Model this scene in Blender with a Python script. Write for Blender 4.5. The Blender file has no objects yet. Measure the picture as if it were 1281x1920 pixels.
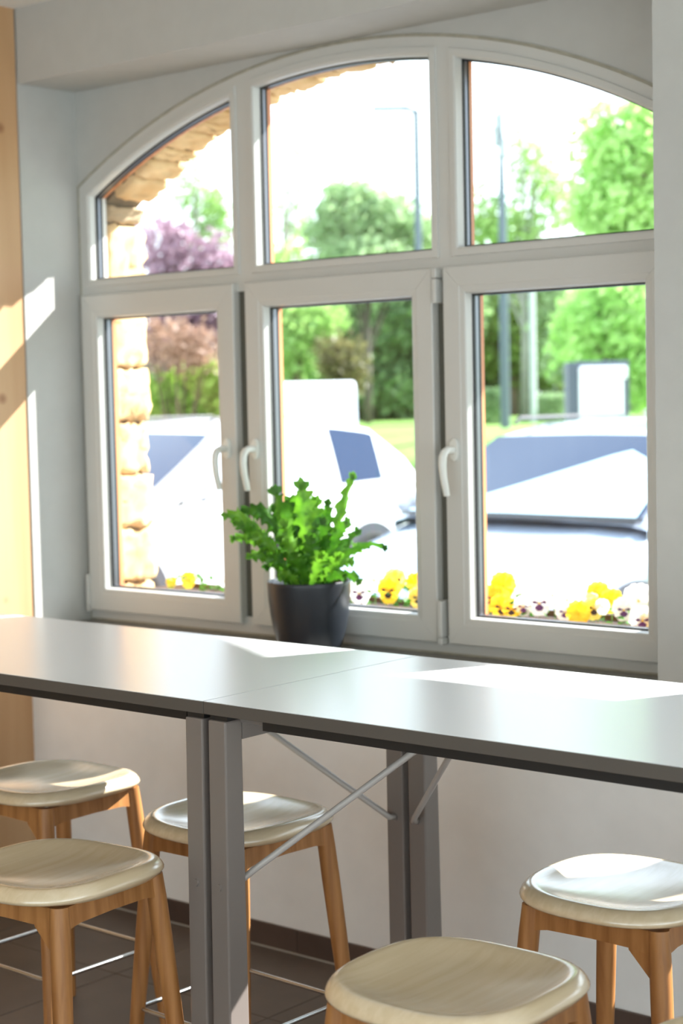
import bpy, bmesh, math, random
from mathutils import Vector, Matrix
random.seed(7)
S = bpy.context.scene
COL = S.collection
PI = math.pi

# ------------------------------------------------------------------ camera
CAM_POS = Vector((0, 0, 1.70))
YAW, PITCH, ROLL = math.radians(40.1726), math.radians(-3.89064), math.radians(1.23575)
cy, sy, cp, sp, cr, sr = math.cos(YAW), math.sin(YAW), math.cos(PITCH), math.sin(PITCH), math.cos(ROLL), math.sin(ROLL)
fwd = Vector((-sy * cp, cy * cp, sp))
rt = Vector((cy, sy, 0))
dn = -rt.cross(fwd)
r2 = rt * cr + dn * sr
d2 = dn * cr - rt * sr
cam = bpy.data.cameras.new('camera')
cam.sensor_fit = 'HORIZONTAL'
cam.sensor_width = 24
cam.lens = 24 * 3221.14 / 1281
cam.clip_start = 0.05
cam.clip_end = 400
cam.dof.use_dof = True
cam.dof.focus_distance = 3.55
cam.dof.aperture_fstop = 3.3
cam.dof.aperture_blades = 9
cam_ob = bpy.data.objects.new('camera', cam)
COL.objects.link(cam_ob)
m = Matrix.Identity(4)
for i in range(3):
    m[i][0] = r2[i]; m[i][1] = -d2[i]; m[i][2] = -fwd[i]; m[i][3] = CAM_POS[i]
cam_ob.matrix_world = m
S.camera = cam_ob

# ------------------------------------------------------------------ world, sun, exposure
W = bpy.data.worlds.new('world')
S.world = W
W.use_nodes = True
nt = W.node_tree
bg = nt.nodes['Background']
tc = nt.nodes.new('ShaderNodeTexCoord')
sep = nt.nodes.new('ShaderNodeSeparateXYZ')
ramp = nt.nodes.new('ShaderNodeValToRGB')
ramp.color_ramp.elements[0].position = 0.0
ramp.color_ramp.elements[0].color = (0.82, 0.94, 1.0, 1)
ramp.color_ramp.elements[1].position = 1.0
ramp.color_ramp.elements[1].color = (0.62, 0.80, 1.0, 1)
nt.links.new(tc.outputs['Generated'], sep.inputs[0])
nt.links.new(sep.outputs['Z'], ramp.inputs[0])
nt.links.new(ramp.outputs[0], bg.inputs[0])
bg.inputs[1].default_value = 3.8

SUN_K, SUN_S = 0.50, 0.85            # sun direction: travels (-K, -1, -S)
sun = bpy.data.lights.new('sun', 'SUN')
sun.energy = 20.0
sun.angle = math.radians(0.6)
sun.color = (1.0, 0.985, 0.96)
sun_ob = bpy.data.objects.new('sun', sun)
COL.objects.link(sun_ob)
sun_ob.rotation_euler = Vector((-SUN_K, -1, -SUN_S)).to_track_quat('-Z', 'Y').to_euler()

S.view_settings.view_transform = 'Standard'
S.view_settings.look = 'None'
S.view_settings.exposure = 0.0
S.view_settings.gamma = 1.0
S.view_settings.use_curve_mapping = False
try:
    S.cycles.use_denoising = True
    S.cycles.max_bounces = 10
    S.cycles.diffuse_bounces = 6
    S.cycles.transparent_max_bounces = 24
    S.cycles.sample_clamp_indirect = 8
except Exception:
    pass

# ------------------------------------------------------------------ materials
MATS = {}
def lin(c):
    return tuple(((v / 255) / 12.92 if v / 255 <= 0.04045 else ((v / 255 + 0.055) / 1.055) ** 2.4) for v in c) + (1,)
def mat(name, c, rough=0.6, metal=0, var=0.0, scale=8, stretch=(1, 1, 1), bump=0.0, c2=None, spec=0.5, coat=0, trans=0, distort=0.0, rnd=0.0):
    if name in MATS: return MATS[name]
    M = bpy.data.materials.new(name); M.use_nodes = True
    n = M.node_tree; b = n.nodes['Principled BSDF']
    b.inputs['Base Color'].default_value = lin(c)
    b.inputs['Roughness'].default_value = rough
    b.inputs['Metallic'].default_value = metal
    b.inputs['Specular IOR Level'].default_value = spec
    b.inputs['Coat Weight'].default_value = coat
    b.inputs['Coat Roughness'].default_value = 0.08
    if var or c2 or bump or rnd:
        t = n.nodes.new('ShaderNodeTexCoord'); mp = n.nodes.new('ShaderNodeMapping')
        mp.inputs['Scale'].default_value = stretch
        nz = n.nodes.new('ShaderNodeTexNoise'); nz.inputs['Scale'].default_value = scale; nz.inputs['Detail'].default_value = 5
        nz.inputs['Distortion'].default_value = distort
        n.links.new(t.outputs['Object'], mp.inputs[0]); n.links.new(mp.outputs[0], nz.inputs['Vector'])
        r = n.nodes.new('ShaderNodeValToRGB')
        r.color_ramp.elements[0].position = 0.34; r.color_ramp.elements[1].position = 0.66
        a = lin(c)
        if c2: d = lin(c2)
        else: d = tuple(max(0, v * (1 - var)) for v in a[:3]) + (1,)
        r.color_ramp.elements[0].color = d; r.color_ramp.elements[1].color = a
        n.links.new(nz.outputs['Fac'], r.inputs[0])
        out = r.outputs[0]
        if rnd:
            oi = n.nodes.new('ShaderNodeObjectInfo'); hv = n.nodes.new('ShaderNodeHueSaturation')
            mr = n.nodes.new('ShaderNodeMapRange'); mr.inputs[3].default_value = 1 - rnd; mr.inputs[4].default_value = 1 + rnd
            n.links.new(oi.outputs['Random'], mr.inputs[0]); n.links.new(mr.outputs[0], hv.inputs['Value'])
            n.links.new(out, hv.inputs['Color']); out = hv.outputs[0]
        n.links.new(out, b.inputs['Base Color'])
        if bump:
            bp = n.nodes.new('ShaderNodeBump'); bp.inputs['Strength'].default_value = bump; bp.inputs['Distance'].default_value = 0.01
            n.links.new(nz.outputs['Fac'], bp.inputs['Height']); n.links.new(bp.outputs[0], b.inputs['Normal'])
    if trans:
        o = n.nodes['Material Output']
        tr = n.nodes.new('ShaderNodeBsdfTranslucent'); mx = n.nodes.new('ShaderNodeMixShader'); mx.inputs[0].default_value = trans
        l = b.inputs['Base Color'].links
        if l: n.links.new(l[0].from_socket, tr.inputs[0])
        else: tr.inputs[0].default_value = lin(c)
        n.links.new(b.outputs[0], mx.inputs[1]); n.links.new(tr.outputs[0], mx.inputs[2]); n.links.new(mx.outputs[0], o.inputs[0])
    MATS[name] = M
    return M
def wood(name, c, c2, axis='Z', ring=55, rough=0.45, knots=False, wave=.35, coat=0.0):
    if name in MATS: return MATS[name]
    M = bpy.data.materials.new(name); M.use_nodes = True
    n = M.node_tree; b = n.nodes['Principled BSDF']; L = n.links
    t = n.nodes.new('ShaderNodeTexCoord'); mp = n.nodes.new('ShaderNodeMapping')
    st = {'X': (0.05, 1, 1), 'Y': (1, 0.05, 1), 'Z': (1, 1, 0.05)}[axis]
    mp.inputs['Scale'].default_value = st
    L.new(t.outputs['Object'], mp.inputs[0])
    nz = n.nodes.new('ShaderNodeTexNoise'); nz.inputs['Scale'].default_value = ring; nz.inputs['Detail'].default_value = 6; nz.inputs['Distortion'].default_value = 0.6
    L.new(mp.outputs[0], nz.inputs['Vector'])
    wv = n.nodes.new('ShaderNodeTexWave'); wv.inputs['Scale'].default_value = ring * 0.28; wv.inputs['Distortion'].default_value = 5; wv.inputs['Detail'].default_value = 2
    wv.bands_direction = 'DIAGONAL'
    L.new(mp.outputs[0], wv.inputs['Vector'])
    ad = n.nodes.new('ShaderNodeMath'); ad.operation = 'MULTIPLY_ADD'; ad.inputs[1].default_value = wave
    L.new(wv.outputs['Fac'], ad.inputs[0]); 
    ml = n.nodes.new('ShaderNodeMath'); ml.operation = 'MULTIPLY'; ml.inputs[1].default_value = 1.05 - wave
    L.new(nz.outputs['Fac'], ml.inputs[0]); L.new(ml.outputs[0], ad.inputs[2])
    r = n.nodes.new('ShaderNodeValToRGB')
    r.color_ramp.elements[0].position = 0.3; r.color_ramp.elements[1].position = 0.72
    r.color_ramp.elements[0].color = lin(c2); r.color_ramp.elements[1].color = lin(c)
    L.new(ad.outputs[0], r.inputs[0])
    out = r.outputs[0]
    if knots:
        vo = n.nodes.new('ShaderNodeTexVoronoi'); vo.inputs['Scale'].default_value = 3.2
        km = n.nodes.new('ShaderNodeMapping'); km.inputs['Scale'].default_value = (0, 1, 1); L.new(t.outputs['Object'], km.inputs[0]); L.new(km.outputs[0], vo.inputs['Vector'])
        kr = n.nodes.new('ShaderNodeValToRGB'); kr.color_ramp.elements[0].position = 0.03; kr.color_ramp.elements[1].position = 0.085
        kr.color_ramp.elements[0].color = (0.45, 0.28, 0.18, 1); kr.color_ramp.elements[1].color = (1, 1, 1, 1)
        L.new(vo.outputs['Distance'], kr.inputs[0])
        mx = n.nodes.new('ShaderNodeMix'); mx.data_type = 'RGBA'; mx.blend_type = 'MULTIPLY'; mx.inputs[0].default_value = 1
        L.new(out, mx.inputs[6]); L.new(kr.outputs[0], mx.inputs[7]); out = mx.outputs[2]
    L.new(out, b.inputs['Base Color'])
    b.inputs['Roughness'].default_value = rough
    b.inputs['Coat Weight'].default_value = coat; b.inputs['Coat Roughness'].default_value = .20; b.inputs['Coat IOR'].default_value = 1.8
    bp = n.nodes.new('ShaderNodeBump'); bp.inputs['Strength'].default_value = 0.08; bp.inputs['Distance'].default_value = 0.002
    L.new(ad.outputs[0], bp.inputs['Height']); L.new(bp.outputs[0], b.inputs['Normal'])
    MATS[name] = M
    return M
def glass(name, tint=(1, 1, 1), ior=1.45, thick=0.0):
    if name in MATS: return MATS[name]
    M = bpy.data.materials.new(name); M.use_nodes = True
    n = M.node_tree; n.nodes.remove(n.nodes['Principled BSDF']); o = n.nodes['Material Output']
    tr = n.nodes.new('ShaderNodeBsdfTransparent'); tr.inputs[0].default_value = tint + (1,)
    gl = n.nodes.new('ShaderNodeBsdfGlossy'); gl.inputs['Roughness'].default_value = 0.01
    lw = n.nodes.new('ShaderNodeLayerWeight'); lw.inputs['Blend'].default_value = 0.5
    pw = n.nodes.new('ShaderNodeMath'); pw.operation = 'POWER'; pw.inputs[1].default_value = 5
    fr = n.nodes.new('ShaderNodeMath'); fr.operation = 'MULTIPLY_ADD'; fr.inputs[1].default_value = 0.96; fr.inputs[2].default_value = ((ior - 1) / (ior + 1)) ** 2
    n.links.new(lw.outputs['Facing'], pw.inputs[0]); n.links.new(pw.outputs[0], fr.inputs[0])
    mx = n.nodes.new('ShaderNodeMixShader')
    n.links.new(fr.outputs[0], mx.inputs[0]); n.links.new(tr.outputs[0], mx.inputs[1]); n.links.new(gl.outputs[0], mx.inputs[2]); n.links.new(mx.outputs[0], o.inputs[0])
    MATS[name] = M
    return M

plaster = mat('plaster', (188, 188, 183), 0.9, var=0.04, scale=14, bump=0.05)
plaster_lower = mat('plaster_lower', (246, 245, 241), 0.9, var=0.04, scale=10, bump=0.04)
pvc = mat('pvc', (200, 200, 195), 0.32, spec=0.5)
handle_m = mat('handle', (225, 226, 220), 0.25)
gasket_m = mat('gasket', (16, 18, 18), 0.5)
spacer_m = mat('spacer', (120, 122, 130), 0.3, metal=0.8)
foil = wood('exterior_foil', (214, 146, 96), (196, 124, 74), 'Z', 40, 0.4)
pine = wood('wood_panel', (206, 168, 126), (188, 146, 102), 'Z', 9, 0.5, knots=True, wave=.15)
seat_wood = wood('oak_veneer', (232, 212, 178), (220, 198, 160), 'Y', 60, 0.26, wave=.06, coat=1.0)
leg_wood = wood('oiled_ash', (182, 128, 74), (150, 98, 50), 'Z', 60, 0.42, wave=.2)
steel = mat('steel', (200, 200, 198), 0.22, metal=1.0)
laminate = mat('laminate', (226, 229, 231), 0.27, spec=1.0)
edge_m = mat('edge_band', (90, 84, 78), 0.5)
black_m = mat('black_steel', (30, 28, 27), 0.5)
legmetal = mat('leg_metal', (128, 119, 113), 0.28)
rodmetal = mat('rod_metal', (186, 180, 174), 0.3)
tile_m = mat('tile', (108, 96, 88), 0.45, c2=(92, 82, 75), scale=3.5, bump=0.04, rnd=0.06)
grout_m = mat('grout', (146, 132, 118), 0.9, var=0.1, scale=30)
skirt_m = mat('skirt', (92, 74, 64), 0.5, c2=(78, 62, 54), scale=5)
stone_m = mat('sandstone', (224, 196, 150), 0.9, c2=(198, 164, 114), scale=7, bump=0.45, rnd=0.07)
stone_grey = mat('sandstone_dusty', (178, 158, 128), 0.9, c2=(150, 130, 100), scale=7, bump=0.35)
mortar = mat('mortar', (120, 104, 80), 0.95, var=0.15, scale=30, bump=0.2)
potm = mat('pot', (34, 39, 46), 0.36)
soil = mat('soil', (60, 44, 34), 0.95, var=0.4, scale=60, bump=0.5)
frond_m = mat('frond', (84, 142, 34), 0.4, c2=(48, 100, 20), scale=22, trans=0.36)
frond_l = mat('frond_young', (122, 178, 50), 0.4, c2=(80, 140, 32), scale=22, trans=0.42)
frond_stem = mat('frond_midrib', (170, 196, 96), 0.5)
window_glass = glass('window_glass')
car_glass = mat('car_glass', (30, 48, 76), 0.08, spec=.35)
sky_reflect_glass = mat('sky_reflect_glass', (206, 218, 226), 0.06, spec=.8)  # pale base colour stands in for sky reflected in the side windows
pale_m = mat('pale_patch_glass', (176, 202, 210), 0.12, spec=0.8)
sill_m = mat('sill', (128, 126, 120), 0.5, var=0.03, scale=20)
asphalt = mat('asphalt', (128, 126, 124), 0.9, var=0.2, scale=40)
grass_m = mat('grass', (120, 156, 66), 0.9, c2=(92, 130, 46), scale=4)

# ------------------------------------------------------------------ helpers
def obj(name, bm, m=None, parent=None, smooth=False, bevel=0.0, kind=None, segs=2):
    me = bpy.data.meshes.new(name)
    if bevel:
        try: bmesh.ops.bevel(bm, geom=list(bm.edges), offset=bevel, segments=segs, profile=0.5, affect='EDGES', clamp_overlap=True)
        except Exception: pass
    bmesh.ops.recalc_face_normals(bm, faces=bm.faces)
    bm.to_mesh(me); bm.free()
    o = bpy.data.objects.new(name, me); COL.objects.link(o)
    if m:
        for q in (m if isinstance(m, (list, tuple)) else [m]): me.materials.append(q)
    if smooth:
        for p in me.polygons: p.use_smooth = True
        if smooth == 'auto':
            try: me.set_sharp_from_angle(angle=math.radians(35))
            except Exception: pass
    if parent: o.parent = parent
    if kind: o['kind'] = kind
    return o
def thing(name, label, cat, loc=(0, 0, 0), rz=0, group=None):
    o = bpy.data.objects.new(name, None); COL.objects.link(o)
    o.location = loc; o.rotation_euler = (0, 0, rz); o.empty_display_size = 0.05
    o['label'] = label; o['category'] = cat
    if group: o['group'] = group
    return o
def tag(o, label, cat, group=None, kind=None):
    o['label'] = label; o['category'] = cat
    if group: o['group'] = group
    if kind: o['kind'] = kind
    return o
def box(bm, x0, x1, y0, y1, z0, z1, mi=0):
    v = [bm.verts.new(p) for p in ((x0, y0, z0), (x1, y0, z0), (x1, y1, z0), (x0, y1, z0), (x0, y0, z1), (x1, y0, z1), (x1, y1, z1), (x0, y1, z1))]
    for f in ((0, 3, 2, 1), (4, 5, 6, 7), (0, 1, 5, 4), (1, 2, 6, 5), (2, 3, 7, 6), (3, 0, 4, 7)):
        bm.faces.new([v[i] for i in f]).material_index = mi
    return v
def bx(x0, x1, y0, y1, z0, z1):
    bm = bmesh.new(); box(bm, x0, x1, y0, y1, z0, z1); return bm
def prism(bm, pts, y0, y1):          # polygon in xz extruded in y
    a = [bm.verts.new((x, y0, z)) for x, z in pts]; b = [bm.verts.new((x, y1, z)) for x, z in pts]
    n = len(pts)
    bm.faces.new(a); bm.faces.new(b[::-1])
    for i in range(n): bm.faces.new((a[i], b[i], b[(i + 1) % n], a[(i + 1) % n]))
def tube(bm, pts, rad, seg=10, cap=True, flat=None):
    P = [Vector(p) for p in pts]; rings = []
    n = len(P)
    up = Vector((0, 0, 1)); prev = None
    for i, p in enumerate(P):
        t = (P[min(i + 1, n - 1)] - P[max(i - 1, 0)]).normalized()
        if prev is None:
            a = up if abs(t.z) < 0.9 else Vector((1, 0, 0))
            u = t.cross(a).normalized()
        else:
            u = (prev - t * prev.dot(t)).normalized()
        w = t.cross(u); prev = u
        r = rad[i] if isinstance(rad, (list, tuple)) else rad
        rings.append([bm.verts.new(p + (u * math.cos(2 * PI * k / seg) + w * math.sin(2 * PI * k / seg) * (flat or 1)) * r) for k in range(seg)])
    for i in range(n - 1):
        for k in range(seg):
            bm.faces.new((rings[i][k], rings[i][(k + 1) % seg], rings[i + 1][(k + 1) % seg], rings[i + 1][k]))
    if cap:
        bm.faces.new(rings[0][::-1]); bm.faces.new(rings[-1])
    return rings
def lathe(bm, prof, seg=40, cx=0, cy_=0):
    rings = []
    for r, z in prof:
        rings.append([bm.verts.new((cx + r * math.cos(2 * PI * k / seg), cy_ + r * math.sin(2 * PI * k / seg), z)) for k in range(seg)])
    for i in range(len(prof) - 1):
        for k in range(seg):
            bm.faces.new((rings[i][k], rings[i][(k + 1) % seg], rings[i + 1][(k + 1) % seg], rings[i + 1][k]))
    return rings
def offset(pts, d):                  # inset a CCW polygon in xz by d
    n = len(pts); out = []
    for i in range(n):
        p0 = Vector(pts[i - 1]); p1 = Vector(pts[i]); p2 = Vector(pts[(i + 1) % n])
        e1 = (p1 - p0).normalized(); e2 = (p2 - p1).normalized()
        n1 = Vector((-e1.y, e1.x)); n2 = Vector((-e2.y, e2.x))
        b = (n1 + n2); b = b / max(1e-6, b.length_squared) * 2
        out.append(tuple(p1 + b * d))
    return out
def sweep(bm, pts, prof, closed_prof=False):
    rings = []
    for d, y in prof:
        rings.append([bm.verts.new((x, y, z)) for x, z in offset(pts, d)])
    n = len(pts)
    R = rings + ([rings[0]] if closed_prof else [])
    for a, b in zip(R[:-1], R[1:]):
        for i in range(n): bm.faces.new((a[i], a[(i + 1) % n], b[(i + 1) % n], b[i]))
def mitred(bm, pts, prof, gap=0.0004):   # same but each side its own member with a hairline joint
    n = len(pts)
    outs = [offset(pts, d) for d, y in prof]
    for i in range(n):
        A = []; B = []
        for (d, y), o in zip(prof, outs):
            p = Vector(o[i]); q = Vector(o[(i + 1) % n]); t = (q - p).normalized() * gap
            A.append(bm.verts.new((p.x + t.x, y, p.y + t.y))); B.append(bm.verts.new((q.x - t.x, y, q.y - t.y)))
        k = len(prof)
        for j in range(k):
            bm.faces.new((A[j], A[(j + 1) % k], B[(j + 1) % k], B[j]))
        bm.faces.new(A); bm.faces.new(B[::-1])

# ------------------------------------------------------------------ room shell
XL, XP = -4.668, -2.205           # left wall plane, pier edge
Y_FACE, Y_IN, Y_LOW = 3.857, 4.10, 3.835
Z_SILL, Z_BULK, Z_CEIL = 0.915, 2.785, 3.037
XR, YB = 3.4, -4.6
# floor tiles
fl = obj('floor', bx(XL - .3, XR, YB, 3.86, -0.06, -0.004), grout_m, kind='structure')
tile_bm = bx(0.0015, 0.6085, 0.0015, 0.6085, -0.006, 0.0)
proto = None
for ix in range(-3, 6):
    for iy in range(-3, 3):
        x = -3.15 + 0.61 * ix; y = 3.37 + 0.61 * iy - 0.61
        x0 = max(x + .0015, XL); x1 = x + .6085; y0 = y + .0015; y1 = min(y + .6085, 3.83)
        if x1 - x0 < .02 or y1 - y0 < .02: continue
        full = abs(x1 - x0 - .607) < 1e-4 and abs(y1 - y0 - .607) < 1e-4
        if full and proto:
            o = proto.copy(); COL.objects.link(o); o.location = (x, y, 0)
        else:
            o = obj('tile', bx(x0 - x, x1 - x, y0 - y, y1 - y, -0.006, 0.0), tile_m, fl, bevel=0.0012, segs=1)
            o.location = (x, y, 0)
            if full: proto = o
white_paint_wall = mat('ceiling_white', (242, 242, 238), .9, var=.03, scale=12)
obj('ceiling', bx(XL - .3, XR, YB, 4.1, Z_CEIL, Z_CEIL + .1), white_paint_wall, kind='structure')
wl = obj('wall_left', bx(XL - .25, XL, YB, Y_FACE - .003, 0, Z_CEIL), pine, kind='structure')
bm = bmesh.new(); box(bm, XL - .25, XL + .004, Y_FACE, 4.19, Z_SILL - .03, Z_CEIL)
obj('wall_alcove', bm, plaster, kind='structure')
# lower wall, bulkhead, piers
ww = obj('wall_window', bx(XL - .25, XR, Y_LOW, 4.19, 0, Z_SILL - .03), plaster_lower, kind='structure')
P2L, P2R = -2.088, 0.435           # second window opening beyond the pier (outside the picture, lets the sun in)
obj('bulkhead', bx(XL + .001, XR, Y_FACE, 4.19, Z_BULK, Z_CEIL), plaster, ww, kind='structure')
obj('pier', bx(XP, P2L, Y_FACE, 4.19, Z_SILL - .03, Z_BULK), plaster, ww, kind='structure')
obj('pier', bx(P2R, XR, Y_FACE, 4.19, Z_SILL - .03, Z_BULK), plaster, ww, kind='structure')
# baseboard tiles
bb = obj('baseboard_window', bx(XL, XR, Y_LOW - .004, Y_LOW, 0, .070), grout_m, kind='structure')
sk = None
x = -4.66
while x < -.9:
    if sk is None: sk = o = obj('baseboard_tile', bx(.001, .609, Y_LOW - .014, Y_LOW - .004, .003, .074), skirt_m, bb, bevel=.001, segs=1)
    else: o = sk.copy(); COL.objects.link(o)
    o.location = (x, 0, 0); x += .61
obj('trim_1', bx(XL, XR, Y_LOW - .018, Y_LOW - .014, -.004, .003), mat('sealant', (190, 184, 172), .8, var=.05), kind='structure')
# walls behind the camera
bm = bmesh.new()
box(bm, XR, XR + .2, YB, -3.6, 0, Z_CEIL); box(bm, XR, XR + .2, 3.2, 4.19, 0, Z_CEIL); box(bm, XR, XR + .2, -3.6, 3.2, 0, .25); box(bm, XR, XR + .2, -3.6, 3.2, 2.75, Z_CEIL)
for yy in (-1.4, .9): box(bm, XR, XR + .2, yy, yy + .12, .25, 2.75)
obj('wall_right', bm, white_paint_wall, kind='structure')
bm = bmesh.new()
box(bm, XL, XR, YB - .2, YB, 2.75, Z_CEIL); box(bm, XL, -3.6, YB - .2, YB, 0, 2.75); box(bm, 2.4, XR, YB - .2, YB, 0, 2.75); box(bm, -3.6, 2.4, YB - .2, YB, 0, .45)
obj('wall_back', bm, white_paint_wall, kind='structure')

# ------------------------------------------------------------------ the arched window
CX, CZ_, R_IN, R_OUT = -3.456, 0.392, 2.328, 2.385
FX0, FX1, FZ0 = -4.661, -2.251, 0.917
def arc_z(x, R, cx=CX, cz=CZ_): return cz + math.sqrt(max(0, R * R - (x - cx) ** 2))
def arch_poly(x0, x1, z0, R, n=14, cx=CX):
    pts = [(x0, z0), (x1, z0)]
    for i in range(n + 1):
        x = x1 + (x0 - x1) * i / n
        pts.append((x, arc_z(x, R, cx)))
    return pts
def arch_wall(name, parent, x0, x1, fx0, fx1, z0, ztop, R, y0, y1, m, cx=CX, cz=CZ_):
    bm = bmesh.new()
    if fx0 > x0: box(bm, x0, fx0, y0, y1, z0, ztop)
    if x1 > fx1: box(bm, fx1, x1, y0, y1, z0, ztop)
    n = 36
    for i in range(n):
        a = fx0 + (fx1 - fx0) * i / n; b = fx0 + (fx1 - fx0) * (i + 1) / n
        prism(bm, [(a, arc_z(a, R, cx, cz)), (b, arc_z(b, R, cx, cz)), (b, ztop), (a, ztop)], y0, y1)
    bmesh.ops.remove_doubles(bm, verts=bm.verts, dist=1e-5)
    return obj(name, bm, m, parent, kind='structure')
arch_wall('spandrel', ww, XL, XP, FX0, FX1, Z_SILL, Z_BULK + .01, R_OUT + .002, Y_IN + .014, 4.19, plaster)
# silicone joint round the frame
bm = bmesh.new(); sweep(bm, arch_poly(FX0, FX1, FZ0, R_OUT + .004, 30), [(-.004, 4.111), (.003, 4.1085), (.006, 4.113)])
seal = obj('trim_2', bm, mat('joint_seal', (176, 172, 156), .8, var=.2, scale=30), kind='structure')

SASH = [(-4.640, -3.897), (-3.846, -3.085), (-3.045, -2.290)]
SZ0, SZ1 = 0.953, 2.070
LIGHTS = [(-4.605, -3.908), (-3.802, -3.097), (-2.999, -2.309)]
LZ = 2.125
def make_window(dx, name, detail=True):
    root = bpy.data.objects.new(name, None); COL.objects.link(root); root['kind'] = 'structure'; root.location = (dx, 0, 0)
    # main frame
    bm = bmesh.new()
    sweep(bm, arch_poly(FX0, FX1, FZ0, R_OUT, 34), [(0, 4.114), (.002, 4.112), (.058, 4.112), (.058, 4.19), (0, 4.19)], True)
    for a, b in ((-3.908, -3.802), (-3.097, -2.999)): box(bm, a + .002, b - .002, 4.1122, 4.187, LZ - .004, arc_z((a + b) / 2, R_IN + .03))
    box(bm, FX0 + .05, FX1 - .05, 4.1125, 4.188, 2.045, LZ)
    for a, b in ((-3.90, -3.842), (-3.088, -3.042)): box(bm, a, b, 4.130, 4.188, FZ0 + .03, 2.05)
    obj('window_frame', bm, pvc, root)
    for a, b in LIGHTS:      # raised beads, gaskets and exterior trim of the fixed upper lights
        pol = arch_poly(a, b, LZ, R_IN, 16)
        bm = bmesh.new(); sweep(bm, pol, [(-.026, 4.1125), (-.024, 4.106), (-.006, 4.105), (-.001, 4.108), (.002, 4.140)])
        f = obj('fixed_light', bm, pvc, root)
        bm = bmesh.new(); sweep(bm, pol, [(-.002, 4.137), (.006, 4.140), (.005, 4.150)]); sweep(bm, pol, [(.005, 4.160), (.006, 4.168), (-.002, 4.170)])
        obj('gasket', bm, gasket_m, f)
        bm = bmesh.new(); sweep(bm, pol, [(.0045, 4.149), (.0045, 4.161)]); obj('spacer_bar', bm, spacer_m, f)
        bm = bmesh.new(); sweep(bm, pol, [(.001, 4.169), (.002, 4.171), (.002, 4.189), (-.02, 4.189)]); obj('exterior_bead', bm, foil, f)
        bm = bmesh.new(); prism(bm, offset(pol, .003), 4.1535, 4.1575); obj('glass_pane', bm, window_glass, f)
    for k, (a, b) in enumerate(SASH):
        rect = [(a, SZ0), (b, SZ0), (b, SZ1), (a, SZ1)]
        bm = bmesh.new()
        mitred(bm, rect, [(0, 4.128), (0, 4.092), (.003, 4.089), (.058, 4.089), (.061, 4.0905), (.076, 4.092), (.079, 4.095), (.083, 4.122), (.083, 4.128)])
        s = obj('sash', bm, pvc, root)
        bm = bmesh.new(); sweep(bm, rect, [(.05, 4.127), (.006, 4.128), (.006, 4.175), (.05, 4.175)], True); obj('sash_core', bm, foil, s)
        bm = bmesh.new(); sweep(bm, rect, [(.081, 4.120), (.087, 4.123), (.087, 4.133), (.081, 4.133)]); sweep(bm, rect, [(.081, 4.148), (.087, 4.148), (.087, 4.158), (.08, 4.160)])
        obj('gasket', bm, gasket_m, s)
        bm = bmesh.new(); sweep(bm, rect, [(.0865, 4.132), (.0865, 4.149)]); obj('spacer_bar', bm, spacer_m, s)
        bm = bmesh.new(); sweep(bm, rect, [(.083, 4.158), (.084, 4.160), (.084, 4.178), (.03, 4.178)]); obj('exterior_bead', bm, foil, s)
        bm = bmesh.new(); prism(bm, offset(rect, .084), 4.1385, 4.1425); obj('glass_pane', bm, window_glass, s)
        if not detail: continue
        # handle
        hx = b - .040 if k == 0 else a + .036
        hz = 1.532
        bm = bmesh.new()
        lv = [(hx, 4.092, hz), (hx, 4.072, hz), (hx - .001, 4.052, hz), (hx - .002, 4.040, hz - .006), (hx - .003, 4.032, hz - .020), (hx - .003, 4.030, hz - .045), (hx - .002, 4.033, hz - .080), (hx, 4.039, hz - .110), (hx + .001, 4.043, hz - .133)]
        tube(bm, lv, [.011, .011, .0115, .012, .0125, .012, .011, .0105, .0095], 12, True)
        h = obj('handle', bm, handle_m, s, smooth='auto')
        bm = bmesh.new()
        n = 24; rA = []
        for yy, sc in ((4.0895, 1.0), (4.082, 1.0), (4.079, .9)):
            rA.append([bm.verts.new((hx + .0155 * sc * math.cos(t), yy, hz + .034 * sc * math.copysign(abs(math.sin(t)) ** .7, math.sin(t)))) for t in [2 * PI * i / n for i in range(n)]])
        for u, v in zip(rA[:-1], rA[1:]):
            for i in range(n): bm.faces.new((u[i], u[(i + 1) % n], v[(i + 1) % n], v[i]))
        bm.faces.new(rA[-1]); bm.faces.new(rA[0][::-1])
        obj('handle_plate', bm, handle_m, s, smooth='auto')
        # hinges on the hinge side
        hx2 = {0: a - .001, 1: b + .016, 2: None}[k]
        if hx2 is not None:
            for z0, z1 in ((SZ1 - .105, SZ1 - .002), (SZ0 + .018, SZ0 + .128))[(1 if k == 0 else 0):]:
                bm = bmesh.new(); box(bm, hx2 - .008, hx2 + .008, 4.078, 4.125, z0 + .0, z1 - .032 if z0 > 1.5 else z1); 
                obj('hinge', bm, pvc, s, bevel=.003)
                bm = bmesh.new()
                if z0 > 1.5: box(bm, hx2 - .0085, hx2 + .0085, 4.0775, 4.125, z1 - .030, z1)
                else: box(bm, hx2 - .0085, hx2 + .0085, 4.0775, 4.125, z0 - .022, z0 - .002)
                obj('hinge_cap', bm, pvc, s, bevel=.003)
    bm = bmesh.new(); box(bm, -3.897 + .001, -3.846 - .001, 4.120, 4.1285, SZ0, SZ1); box(bm, -3.085, -3.045, 4.120, 4.1285, SZ0, SZ1)
    obj('gap_seal_shade', bm, gasket_m if False else mat('seal_shade_grey', (92, 90, 80), .6), root)  # seal strip between sashes, its dark grey also painting the shade in the gap
    return root
make_window(0, 'window_1')
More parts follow.
